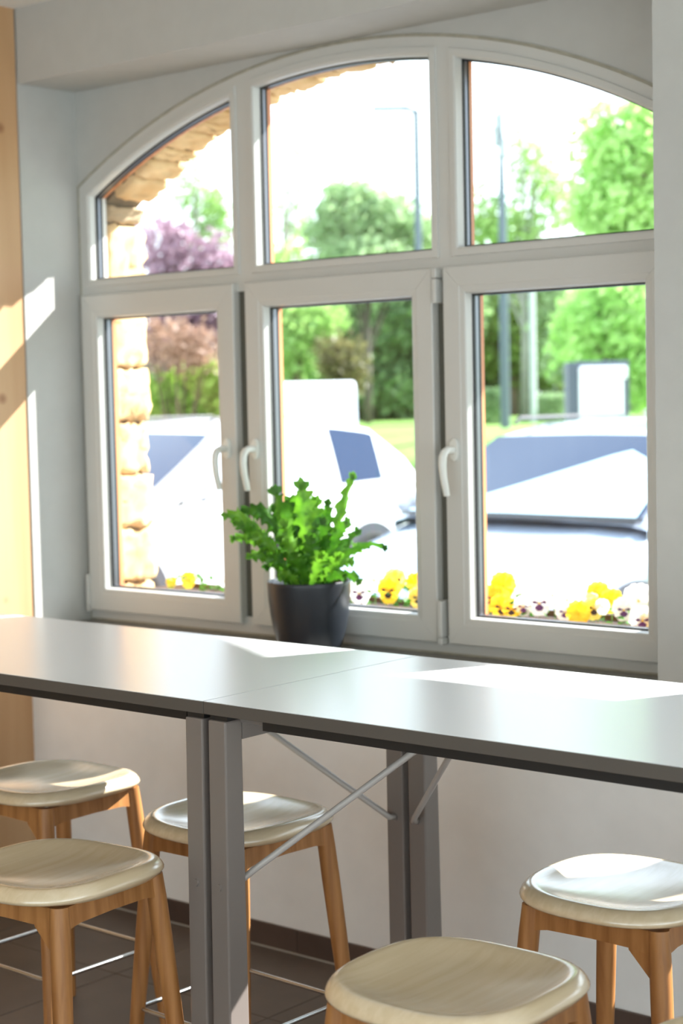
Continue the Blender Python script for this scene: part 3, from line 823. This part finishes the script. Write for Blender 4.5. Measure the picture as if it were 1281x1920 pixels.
# ------------------------------------------------------------------ cars
def lerp_tab(tab, y):
    for (a, va), (b, vb) in zip(tab[:-1], tab[1:]):
        if y <= b:
            t = (y - a) / (b - a); t = max(0, min(1, t)); return va + (vb - va) * t
    return tab[-1][1]
TOPZ = [(0, .52), (.06, .62), (.25, .76), (.6, .86), (1.02, .955), (1.2, .985), (3.7, 1.03), (4.05, 1.0), (4.22, .80), (4.28, .6)]
SHZ = [(0, .48), (.06, .58), (.25, .70), (.6, .79), (1.02, .885), (1.2, .93), (2.4, .955), (3.7, 1.0), (4.05, .97), (4.22, .78), (4.28, .58)]
HW = [(0, .66), (.06, .74), (.25, .82), (.6, .885), (1.0, .90), (3.4, .905), (4.0, .87), (4.22, .80), (4.28, .74)]
def make_car(label, paint, loc, rz=0, parts_glass=True, pale_patch=False, group='parked cars outside'):
    t = thing('car', label, 'car', loc, rz, group)
    ysx = [0, .03, .08, .16, .28, .42, .6, .8, 1.0, 1.2, 1.5, 1.9, 2.3, 2.7, 3.1, 3.5, 3.8, 4.0, 4.12, 4.22, 4.28]
    bm = bmesh.new(); rows = []
    for y in ysx:
        w, zs, zt = lerp_tab(HW, y), lerp_tab(SHZ, y), lerp_tab(TOPZ, y)
        zb = .22 if .15 < y < 4.1 else .30
        half = [(w * .80, zb), (w * .955, zb + .05), (w * .985, .42), (w, (zs + .42) / 2), (w * .985, zs - .05), (w * .955, zs), (w * .88, zs + (zt - zs) * .45), (w * .62, zt - (zt - zs) * .10), (w * .34, zt), (0, zt + .006)]
        row = [bm.verts.new((x, y, z)) for x, z in half] + [bm.verts.new((-x, y, z)) for x, z in half[-2::-1]]
        rows.append(row)
    for a, b in zip(rows[:-1], rows[1:]):
        for k in range(len(a) - 1): bm.faces.new((a[k], a[k + 1], b[k + 1], b[k]))
    for r in (rows[0], rows[-1]): bm.faces.new(r)
    bm.faces.new([r[0] for r in rows] + [r[-1] for r in rows[::-1]])
    body = obj('body', bm, paint, t, smooth='auto')
    # greenhouse
    RZ = [(1.04, .975), (1.4, 1.16), (1.92, 1.44), (2.3, 1.50), (2.7, 1.515), (3.2, 1.49), (3.6, 1.44), (3.95, 1.20), (4.10, 1.01)]
    def side(y, v, off=0):
        belt = lerp_tab(SHZ, y) + .005; rz_ = lerp_tab(RZ, y) - .03
        rz_ = max(rz_, belt + .002)
        z = belt + (rz_ - belt) * v
        x = .862 - (.17) * max(0, (z - .95) / .55) ** 1.1 + off
        return x, y, z
    gy = [1.04, 1.15, 1.3, 1.45, 1.6, 1.78, 1.92, 2.0, 2.3, 2.7, 3.1, 3.4, 3.6, 3.8, 3.95, 4.10]
    bm = bmesh.new(); rows = []
    for y in gy:
        prof = [side(y, v) for v in (0, .33, .66, 1)]
        zt = lerp_tab(RZ, y); xt = prof[-1][0]
        bow = -.10 * max(0, 1 - (y - 1.04) / .88) if y < 1.92 else 0
        pts = prof + [(xt * .86, y + bow * .25, zt - .006), (xt * .5, y + bow * .8, zt + .006), (0, y + bow, zt + .012)]
        rows.append([bm.verts.new(p) for p in pts] + [bm.verts.new((-p[0], p[1], p[2])) for p in pts[-2::-1]])
    for a, b in zip(rows[:-1], rows[1:]):
        for k in range(len(a) - 1): bm.faces.new((a[k], a[k + 1], b[k + 1], b[k]))
    obj('cabin', bm, paint, t, smooth='auto')
    def ws(u, y, off):
        belt = lerp_tab(RZ, y)
        xt = side(y, 1)[0] * .93
        bow = -.10 * max(0, 1 - (y - 1.04) / .88) * (1 - u * u)
        return Vector((xt * u, y + bow - off * .55, belt + .006 * (1 - u * u) - .006 * abs(u) + off))
    def patch(name, fn, m, parent, nu=12, nv=6):
        bm = bmesh.new(); g = [[bm.verts.new(fn(i / nu, j / nv)) for i in range(nu + 1)] for j in range(nv + 1)]
        for a, b in zip(g[:-1], g[1:]):
            for k in range(nu): bm.faces.new((a[k], a[k + 1], b[k + 1], b[k]))
        return obj(name, bm, m, parent, smooth=True)
    trim_b = mat('car_trim', (28, 30, 34), .5)
    wsd = patch('windscreen', lambda u, v: ws(-1 + 2 * u, 1.075 + .80 * v, .012), car_glass, t)
    patch('cowl', lambda u, v: ws((-1 + 2 * u) * 1.03, 1.045 + .040 * v, .014), trim_b, t, 12, 1)
    if pale_patch:
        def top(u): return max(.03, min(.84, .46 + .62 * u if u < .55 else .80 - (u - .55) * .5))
        patch('pale_patch', lambda u, v: ws((-1 + 2 * u) * .97, 1.085 + .80 * v * top(-1 + 2 * u), .0165), pale_m, wsd, 14, 6)  # pale patch with a slanting top edge, laid on the windscreen
    for s in (1, -1):
        for y0, y1 in ((1.66, 2.28), (2.34, 3.05), (3.11, 3.62)):
            def sf(u, v, s=s, y0=y0, y1=y1):
                y = y0 + (y1 - y0) * u
                vt = .93 if y0 > 1.7 or u > .35 else .93 * (.35 + .65 * u / .35)
                x, yy, z = side(y, .05 + (vt - .05) * v, .006); return (x * s, yy, z)
            patch('side_window', sf, car_glass if y0 > 3 else sky_reflect_glass, t, 6, 4)
        bm = bmesh.new()
        tube(bm, [(s * .86, 1.40, .97), (s * .95, 1.38, .99)], .022, 8)
        obj('mirror_arm', bm, trim_b, t)
        bm = bmesh.new(); bmesh.ops.create_icosphere(bm, subdivisions=2, radius=1)
        for v in bm.verts: v.co = Vector((s * .99 + v.co.x * .115, 1.36 + v.co.y * .055, 1.03 + v.co.z * .075))
        mr = obj('mirror', bm, paint, t, smooth=True)
        bm = bmesh.new(); box(bm, s * .99 - .085, s * .99 + .085, 1.405, 1.418, .975, 1.085); obj('mirror_glass', bm, car_glass, mr)
        # headlight
        def hl(u, v, s=s):
            x = .46 + .34 * u; y = .035 + .20 * u * u + .10 * v; z = .60 + .02 * u + .115 * v * (1 - .3 * (1 - u)); return (x * s, y - .028, z + .01)
        patch('headlight', hl, mat('headlamp', (190, 200, 208), .1, spec=1, coat=1), t, 6, 3)
        patch('tail_light', lambda u, v, s=s: (s * (.885 - .10 * u), 4.02 + .22 * u, .70 + .20 * v), mat('tail_red', (150, 16, 16), .2), t, 3, 3)
        patch('door_seam', lambda u, v, s=s: (s * (.9125 - .018 * v), 2.305 + .008 * u, .36 + .58 * v), trim_b, t, 1, 6)
        for yh in (2.12, 2.92):
            bm = bmesh.new(); tube(bm, [(s * .905, yh - .08, .86), (s * .925, yh - .05, .86), (s * .925, yh + .05, .86), (s * .905, yh + .08, .86)], .011, 8); obj('door_handle', bm, paint, t, smooth=True)
        for yw in (.84, 3.40):
            bm = bmesh.new(); n = 24
            a = [bm.verts.new((s * .9085, yw + .385 * math.cos(PI * i / n * 1.16 - .25), .315 + .385 * math.sin(PI * i / n * 1.16 - .25))) for i in range(n + 1)]
            b = [bm.verts.new((s * .86, q.co.y, q.co.z)) for q in a]
            bm.faces.new(a); 
            for i in range(n): bm.faces.new((a[i], b[i], b[i + 1], a[i + 1]))
            obj('wheel_arch', bm, mat('arch_dark', (58, 62, 70), .8), t)
            bm = bmesh.new()
            prof = [(.20, .070), (.285, .078), (.312, .060), (.318, 0), (.312, -.10)]
            rings = [[bm.verts.new((s * (.845 + h), yw + r * math.cos(2 * PI * k / 28), .318 + r * math.sin(2 * PI * k / 28))) for k in range(28)] for r, h in prof]
            for p, q in zip(rings[:-1], rings[1:]):
                for k in range(28): bm.faces.new((p[k], p[(k + 1) % 28], q[(k + 1) % 28], q[k]))
            wh = obj('wheel', bm, mat('tyre', (30, 30, 32), .85), t, smooth='auto')
            bm = bmesh.new()
            for k in range(10):
                a0 = 2 * PI * k / 10; 
                pts = [(.03, a0 - .5), (.205, a0 - .12), (.205, a0 + .12), (.03, a0 + .5)]
                bm.faces.new([bm.verts.new((s * .918, yw + r * math.cos(q), .318 + r * math.sin(q))) for r, q in pts])
            n = 28
            o1 = [bm.verts.new((s * .920, yw + .208 * math.cos(2 * PI * k / n), .318 + .208 * math.sin(2 * PI * k / n))) for k in range(n)]
            o2 = [bm.verts.new((s * .918, yw + .185 * math.cos(2 * PI * k / n), .318 + .185 * math.sin(2 * PI * k / n))) for k in range(n)]
            for k in range(n): bm.faces.new((o1[k], o1[(k + 1) % n], o2[(k + 1) % n], o2[k]))
            obj('rim', bm, mat('rim', (170, 172, 176), .3, metal=.8), wh)
    patch('grille', lambda u, v: (-.40 + .80 * u, -.012 + .05 * v + .03 * (2 * u - 1) ** 2 - .004, .46 + .12 * v), trim_b, t, 8, 2)
    bm = bmesh.new(); box(bm, -.26, .26, -.030, -.012, .36, .45); obj('number_plate', bm, mat('plate', (236, 236, 232), .5), t)
    for s in (1, -1):
        bm = bmesh.new(); tube(bm, [(s * .32, 1.0, .995), (s * .30, 1.06, 1.02), (s * (-.22), 1.05, 1.008)], .008, 6); obj('wiper', bm, trim_b, t)
        bm = bmesh.new(); tube(bm, [(s * .60, 1.95, 1.50), (s * .60, 2.0, 1.535), (s * .59, 3.2, 1.53), (s * .59, 3.25, 1.49)], .012, 8); obj('roof_rail', bm, trim_b, t)
    return t
white_paint = mat('white_paint', (236, 238, 240), .22, coat=.8)
silver_paint = mat('silver_paint', (178, 190, 208), .24, metal=.35, coat=.9)
make_car('silver car seen through the right pane with a pale patch on its windscreen', silver_paint, (-5.50, 6.98, .0), 0, pale_patch=True)
make_car('white car parked beyond the stone jamb, filling the left and middle panes', white_paint, (-9.28, 6.88, .02), 0)

# small white van beyond the white car
vn = thing('van', 'white van with a flat roof standing behind the white car in the middle pane', 'van', (-13.05, 14.75, .03), YAW + .02)
bm = bmesh.new()
prof = [(-.2, .35), (-.2, .9), (.35, 1.05), (.75, 1.78), (.95, 1.84), (3.6, 1.84), (3.68, 1.78), (3.7, .35)]
a = [bm.verts.new((-.68, y, z)) for y, z in prof]; b = [bm.verts.new((.68, y, z)) for y, z in prof]
bm.faces.new(a); bm.faces.new(b[::-1])
for i in range(len(prof)): bm.faces.new((a[i], a[(i + 1) % len(prof)], b[(i + 1) % len(prof)], b[i]))
obj('body', bm, white_paint, vn, bevel=.05, smooth='auto')
obj('windscreen', bx(-.58, .58, .40, .44, 1.06, 1.12), car_glass, vn)
for s in (-1, 1):
    for yw in (.55, 3.0):
        bm = bmesh.new(); tube(bm, [(s * .52, yw, .32), (s * .70, yw, .32)], .31, 24); obj('wheel', bm, MATS['tyre'], vn, smooth='auto')
    obj('side_window', bx(s * .685 - .01, s * .685 + .01, .95, 1.7, 1.15, 1.6), car_glass, vn)

# ------------------------------------------------------------------ street furniture
pole_m = mat('pole_grey', (84, 98, 108), .5, metal=.3)
pole_l = mat('pole_pale', (178, 184, 184), .5, metal=.2)
def at(u, v, d):
    q = (fwd + r2 * ((u - 640.5) / 3221.14) + d2 * ((v - 960) / 3221.14)); return CAM_POS + q * d
def base(u, d):
    p = at(u, 800, d); return (p.x, p.y, gz(p.y) - .03)
# lamp with a single arm
b0 = base(791, 26); top = 5.93
lp = thing('street_lamp', 'slim grey street lamp with one long arm, seen in the middle panes', 'street lamp', b0)
bm = bmesh.new(); tube(bm, [(0, 0, 0), (0, 0, .9), (0, 0, .92), (0, 0, top - b0[2])], [.085, .082, .062, .045], 12); obj('pole', bm, pole_m, lp, smooth='auto')
bm = bmesh.new(); tube(bm, [(0, 0, top - b0[2] - .05), (-.08, -.05, top - b0[2] + .015), (-.2, -.16, top - b0[2] + .03)], .035, 8); obj('arm', bm, pole_m, lp, smooth=True)
bm = bmesh.new(); box(bm, -.27, .27, -.07, .07, -.035, .02)
for v in bm.verts: v.co = Matrix.Rotation(YAW, 3, 'Z') @ v.co + Vector((-.30, -.24, top - b0[2] + .035))
obj('lamp_head', bm, pole_m, lp, bevel=.015)
# tall mast with antennas
b0 = base(948, 28)
ms = thing('mast', 'tall thick blue grey mast rising through both right panes', 'mast', b0)
H = 6.75 - b0[2]
bm = bmesh.new(); tube(bm, [(0, 0, 0), (0, 0, 1.9), (0, 0, 3.3), (0, 0, 3.9), (0, 0, 4.6), (0, 0, H)], [.078, .074, .066, .055, .038, .012], 14); obj('pole', bm, pole_m, ms, smooth='auto')
for k, (dz, dx) in enumerate(((4.35, .08), (4.75, -.06), (4.55, -.09))):
    bm = bmesh.new(); box(bm, dx - .05, dx + .05, -.05, .05, dz, dz + .32); obj('antenna', bm, pole_l, ms, bevel=.015)
bm = bmesh.new(); tube(bm, [(-.16, 0, 4.4), (.16, 0, 4.4)], .015, 6); tube(bm, [(-.10, 0, H - .2), (.10, 0, H - .2)], .010, 6); obj('bracket', bm, pole_m, ms)
# second straight pole, ends under the transom
b0 = base(1001, 31)
p2 = thing('lamp_post', 'pale grey post right of the tall mast in the right pane', 'post', b0)
bm = bmesh.new(); tube(bm, [(0, 0, 0), (0, 0, 3.1)], [.062, .052], 12); obj('pole', bm, pole_l, p2, smooth='auto')
bm = bmesh.new(); tube(bm, [(0, 0, 3.06), (0, 0, 3.14), (0, 0, 3.22)], [.06, .09, .03], 12); obj('cap', bm, pole_l, p2)
for u, d, h, lab in ((297, 24, .62, 'short pale post with a rounded top, left of the left handle'), (404, 26, .90, 'thin pale green post beside the left sash handle'), (1218, 20, 1.15, 'white post cut by the right edge of the window')):
    b0 = base(u, d)
    q = thing('bollard', lab, 'post', b0)
    bm = bmesh.new(); tube(bm, [(0, 0, 0), (0, 0, h - .06), (0, 0, h)], [.055, .055, .05], 12); obj('pole', bm, pole_l if u < 1000 else white_paint, q, smooth='auto')
    bm = bmesh.new(); tube(bm, [(0, 0, h), (0, 0, h + .04), (0, 0, h + .07)], [.062, .06, .02], 12); obj('cap', bm, pole_l, q, smooth='auto')
# totem: white panel in a dark frame
b0 = base(1121, 20)
tt = thing('totem', 'white upright panel in a dark grey frame behind the silver car', 'sign', b0, YAW + math.radians(6))
dark = mat('totem_dark', (74, 84, 98), .5)
hh = 2.02 - b0[2]
obj('side_panel', bx(-.37, -.25, -.12, .12, 0, hh), dark, tt, bevel=.01)
obj('frame', bx(-.25, .36, -.08, .12, 0, hh + .01), dark, tt, bevel=.01)
obj('panel', bx(-.245, .28, -.13, -.075, 0, hh - .06), mat('panel_white', (240, 242, 244), .4), tt, bevel=.02)
obj('panel_cap', bx(-.235, .32, -.15, -.12, hh - .20, hh - .05), mat('panel_white', (240, 242, 244), .4), tt, bevel=.03)
# low pale wall at the back left
b0 = base(330, 27)
lw = thing('low_wall', 'low pale garden wall beyond the white car in the left pane', 'wall', (b0[0], b0[1], b0[2]), YAW)
for k in range(7): obj('wall_segment', bx(-2.1 + .6 * k + .006, -1.5 + .6 * k - .006, -.1, .1, 0, .36), mat('pale_wall', (206, 204, 186), .9, var=.1), lw, bevel=.01)

# ------------------------------------------------------------------ trees, hedges
def leafmat(name, a, b, tr=.45): return mat(name, a, .55, c2=b, scale=1.6, trans=tr)
def crown(bm, blobs, n, size, rnd, open_=0.0, core=.35):
    tot = sum(r[0] * r[1] * r[2] for _, r in blobs)
    for c, r in blobs:
        k = int(n * (r[0] * r[1] * r[2]) / tot)
        for _ in range(k):
            while True:
                v = Vector((rnd.uniform(-1, 1), rnd.uniform(-1, 1), rnd.uniform(-1, 1)))
                if core < v.length < 1: break
            p = Vector(c) + Vector((v.x * r[0], v.y * r[1], v.z * r[2])) + Vector((rnd.gauss(0, .08), rnd.gauss(0, .08), rnd.gauss(0, .08)))
            s = size * rnd.uniform(.6, 1.3)
            nrm = Vector((rnd.gauss(0, 1), rnd.gauss(0, 1), rnd.gauss(0, 1))).normalized()
            a = nrm.orthogonal().normalized() * s; b = nrm.cross(a).normalized() * s * .62
            bm.faces.new([bm.verts.new(q) for q in (p - a, p + b - a * .1, p + a, p - b - a * .1)])
def make_tree(name, lab, pos, blobs, n, size, lm, trunk_r=.12, trunk_h=2.5, seed=1, bark=(96, 82, 70), branches=8, core=.35, group='trees beyond the parked cars'):
    rnd = random.Random(seed)
    t = thing(name, lab, 'tree', pos, 0, group)
    tb = mat('bark_%d' % bark[0], bark, .9, var=.3, scale=12)
    bm = bmesh.new()
    cz = max(b[0][2] for b in blobs)
    tube(bm, [(0, 0, -.05), (.03, 0, trunk_h * .5), (0, .05, trunk_h), (.02, 0, cz)], [trunk_r, trunk_r * .8, trunk_r * .6, trunk_r * .15], 8)
    obj('trunk', bm, tb, t, smooth=True)
    bm = bmesh.new()
    for i in range(branches):
        c, r = blobs[i % len(blobs)]
        e = Vector(c) + Vector((rnd.uniform(-.8, .8) * r[0], rnd.uniform(-.8, .8) * r[1], rnd.uniform(0, .9) * r[2]))
        s = Vector((0, 0, trunk_h * rnd.uniform(.5, 1.1)))
        tube(bm, [s, s.lerp(e, .5) + Vector((0, 0, .15)), e], [trunk_r * .4, trunk_r * .22, trunk_r * .06], 5, cap=False)
    obj('branches', bm, tb, t, smooth=True)
    bm = bmesh.new(); crown(bm, blobs, n, size, rnd, core=core)
    o = obj('leaves', bm, lm, t); o['kind'] = 'stuff'
    return t
def px_blob(u, v, d, ru, rv, org, rd=None):      # blob centred where the picture shows it, size in metres from pixels at that distance
    p = at(u, v, d); k = d / 3221.14
    return ((p.x - org[0], p.y - org[1], p.z - org[2]), (ru * k, (rd or ru) * k, rv * k))
mg = leafmat('leaf_green', (186, 208, 160), (136, 166, 116)); mb = leafmat('leaf_bright', (206, 236, 158), (160, 206, 118), .55)
mp_ = leafmat('leaf_purple', (186, 158, 172), (144, 114, 130)); ml_ = leafmat('leaf_light', (176, 206, 128), (130, 170, 92), .5); md = leafmat('leaf_deep', (156, 186, 130), (106, 136, 92))
mrd = leafmat('leaf_russet', (176, 144, 122), (138, 108, 92)); mll = leafmat('leaf_lime', (176, 206, 96), (136, 176, 66), .5)
def T(name, lab, u, d, blobs, n, size, lm, **kw):
    org = base(u, d)
    make_tree(name, lab, org, [px_blob(a, b, kw.get('bd', {}).get(i, d), ru, rv, org) for i, (a, b, ru, rv) in enumerate(blobs)], n, size, lm, **{k: v for k, v in kw.items() if k != 'bd'})
T('purple_tree', 'tree with dark purple leaves behind the stone jamb', 330, 22, [(300, 470, 50, 75), (345, 490, 45, 60), (405, 490, 50, 45), (330, 580, 75, 55), (400, 570, 70, 60), (440, 540, 60, 60), (340, 640, 80, 60), (420, 630, 50, 60)], 7000, .055, mp_, trunk_r=.10, trunk_h=1.5, seed=2)
T('russet_shrub', 'russet brown leaved shrub under the purple tree', 330, 20.9, [(320, 640, 60, 45), (370, 655, 50, 40)], 800, .055, mrd, trunk_r=.05, trunk_h=.5, seed=3, bark=(84, 60, 48))
T('lime_bush', 'lime green bush low in the left pane', 360, 21.5, [(350, 738, 60, 36), (410, 725, 50, 42), (300, 745, 35, 28)], 3000, .07, mll, trunk_r=.05, trunk_h=.4, seed=4)
T('slender_tree', 'slender pale tree with sparse leaves above the purple one', 372, 33, [(370, 330, 14, 60), (368, 420, 18, 60), (400, 400, 30, 60), (345, 360, 22, 40), (415, 440, 20, 40)], 1500, .055, ml_, trunk_r=.06, trunk_h=3.5, seed=5, core=.1, bark=(150, 150, 140))
T('bare_tree', 'thin almost leafless young tree left in the upper middle pane', 540, 32, [(548, 300, 22, 40), (540, 400, 26, 60), (560, 350, 20, 60)], 420, .05, ml_, trunk_r=.045, trunk_h=3.0, seed=6, core=.1, bark=(150, 140, 134), branches=14)
T('round_tree', 'dense round green tree in the middle panes, topped above the transom', 690, 34, [(660, 400, 65, 65), (720, 420, 80, 60), (610, 430, 50, 40), (770, 450, 60, 50), (690, 500, 120, 60), (640, 380, 30, 45)], 9000, .085, mg, trunk_r=.09, trunk_h=2.0, seed=7, bark=(90, 84, 76))
T('deep_green_tree', 'deep green broad tree behind the white van', 700, 37, [(600, 620, 90, 80), (700, 610, 100, 90), (780, 620, 80, 100), (720, 720, 100, 60), (540, 640, 60, 90), (840, 560, 80, 110), (640, 730, 110, 55), (760, 740, 90, 50)], 15000, .095, md, trunk_r=.13, trunk_h=1.3, seed=8, bark=(80, 76, 66))
T('light_green_tree', 'light green tree in front of the deep green one, left in the middle pane', 560, 31, [(560, 640, 60, 70), (540, 580, 40, 50), (610, 600, 40, 40), (520, 480, 50, 20)], 2600, .075, ml_, trunk_r=.1, trunk_h=1.2, seed=9)
T('brown_shrub', 'olive brown shrub right of the white van', 650, 29, [(650, 690, 40, 50), (620, 660, 30, 30)], 1300, .06, leafmat('leaf_olive', (128, 122, 78), (84, 84, 50)), trunk_r=.05, trunk_h=.4, seed=10)
T('airy_tree', 'airy tree with pale sparse foliage around the tall mast', 985, 33, [(960, 420, 60, 50), (1000, 320, 45, 70), (900, 400, 40, 60), (1040, 380, 40, 60), (930, 440, 80, 30), (975, 250, 20, 40)], 2600, .07, ml_, trunk_r=.09, trunk_h=3.2, seed=11, core=.1, branches=16, bark=(150, 146, 136))
T('bright_tree', 'bright green large leaved tree overhanging at the right edge', 1330, 15.5, [(1180, 300, 70, 60), (1225, 240, 60, 60), (1130, 230, 30, 45), (1150, 390, 80, 60), (1220, 400, 60, 60), (1110, 270, 30, 22), (1200, 480, 90, 40), (1260, 320, 60, 90), (1100, 330, 26, 24)], 9000, .048, mb, trunk_r=.12, trunk_h=2.6, seed=12, branches=12)
T('right_tree', 'fresh green tree filling the top of the lower right pane', 1150, 25, [(1120, 600, 80, 60), (1200, 620, 90, 90), (1100, 660, 60, 40), (1180, 550, 90, 50), (1230, 700, 70, 70), (1260, 600, 60, 100)], 8500, .08, mb, trunk_r=.14, trunk_h=1.3, seed=13)
T('dark_tree', 'darker green tree behind the fresh green one in the right pane', 1090, 33, [(1090, 640, 80, 90), (1150, 700, 80, 60), (1040, 560, 60, 80)], 6000, .09, mg, trunk_r=.15, trunk_h=1.2, seed=14)
T('olive_tree', 'yellowish green tree behind the mast and the pale post', 960, 38, [(930, 620, 70, 90), (990, 640, 70, 90), (940, 560, 80, 60), (1020, 660, 50, 70), (890, 600, 60, 90)], 8000, .095, leafmat('leaf_yellowish', (150, 176, 92), (100, 130, 62)), trunk_r=.16, trunk_h=1.2, seed=15)
for k, (u, hw, hz, d, lab) in enumerate(((905, 38, .60, 31, 'clipped hedge left of the tall mast'), (1035, 24, .48, 31.5, 'small clipped hedge right of the pale post'))):
    o0 = base(u, d); kk = d / 3221.14
    h = thing('hedge', lab, 'hedge', o0, YAW)
    bm = bmesh.new(); rnd = random.Random(30 + k)
    W_ = hw * kk
    for i in range(2600):
        x, y, z = rnd.uniform(-W_, W_), rnd.uniform(-.35, .35), rnd.uniform(0, hz)
        f = rnd.choice((0, 1, 2, 3))
        if f == 0: y = -.35 + rnd.gauss(0, .02)
        elif f == 1: z = hz + rnd.gauss(0, .02)
        elif f == 2: x = math.copysign(W_, x)
        s = .035; nrm = Vector((rnd.gauss(0, 1), rnd.gauss(0, 1), rnd.gauss(0, 1))).normalized(); a = nrm.orthogonal() * s; b = nrm.cross(a).normalized() * s * .7
        p = Vector((x, y, z)); bm.faces.new([bm.verts.new(q) for q in (p - a, p + b, p + a, p - b)])
    o = obj('leaves', bm, md if k == 0 else mg, h); o['kind'] = 'stuff'
    bm = bmesh.new(); 
    for i in range(5): tube(bm, [(-W_ * .8 + W_ * .4 * i, 0, 0), (-W_ * .8 + W_ * .4 * i, .02, hz * .8)], .02, 5)
    obj('stems', bm, mat('bark_84', (84, 60, 48), .9), h)

# unseen sheet added above the frame, cut to shade the windows and tables
SBLK = thing('sun_blocker', 'unseen cream sheet added outside above the windows to block the sun', 'sun_blocker', (-3.0, 5.0, 3.4))
poly = [(-3.72, 3.0), (-3.72, 1.50), (-3.2, 1.55), (-2.78, 1.73), (-2.45, 1.85), (-2.2, 1.95), (-1.9, 2.05), (.9, 2.05), (.9, 3.0)]
bm = bmesh.new(); vs = []
for xw, zw in poly:
    t_ = (3.45 - zw) / (SUN_S + .12); vs.append((xw + SUN_K * t_ + 3.0, 4.1 + t_ - 5.0, 3.45 - .12 * t_ - 3.4))
a = [bm.verts.new(v) for v in vs]; b = [bm.verts.new((x, y, z + .012)) for x, y, z in vs]
bm.faces.new(a); bm.faces.new(b[::-1])
for i in range(len(vs)): bm.faces.new((a[i], a[(i + 1) % len(vs)], b[(i + 1) % len(vs)], b[i]))
obj('blocker_sheet', bm, mat('blocker_sheet', (214, 206, 186), .9, var=.05), SBLK)
for x in (-2.6, 1.0):
    bm = bmesh.new(); tube(bm, [(x + 2.6 - 2.3, -.58, .03), (x + 2.6 - 1.9, .5, -.03)], .02, 8); obj('arm', bm, MATS['pole_pale'], SBLK)

# undergrowth closing the view at the foot of the trees
rnd = random.Random(77)
ug = thing('undergrowth', 'dark green undergrowth below the trees at the back of the lawn', 'shrubs', (-24, 34, gz(34)))
bm = bmesh.new()
for i in range(16000):
    u_ = rnd.uniform(200, 1300); d_ = rnd.uniform(39, 42)
    p = at(u_, 800, d_); p.z = gz(p.y) + rnd.uniform(-.1, 3.4) * (.75 + .25 * math.sin(u_ * .02))
    p -= ug.location
    s_ = rnd.uniform(.08, .17); nrm = Vector((rnd.gauss(0, 1), rnd.gauss(0, 1), rnd.gauss(0, 1))).normalized(); a = nrm.orthogonal() * s_; b = nrm.cross(a).normalized() * s_ * .7
    bm.faces.new([bm.verts.new(q) for q in (p - a, p + b, p + a, p - b)])
o = obj('leaves', bm, md, ug); o['kind'] = 'stuff'
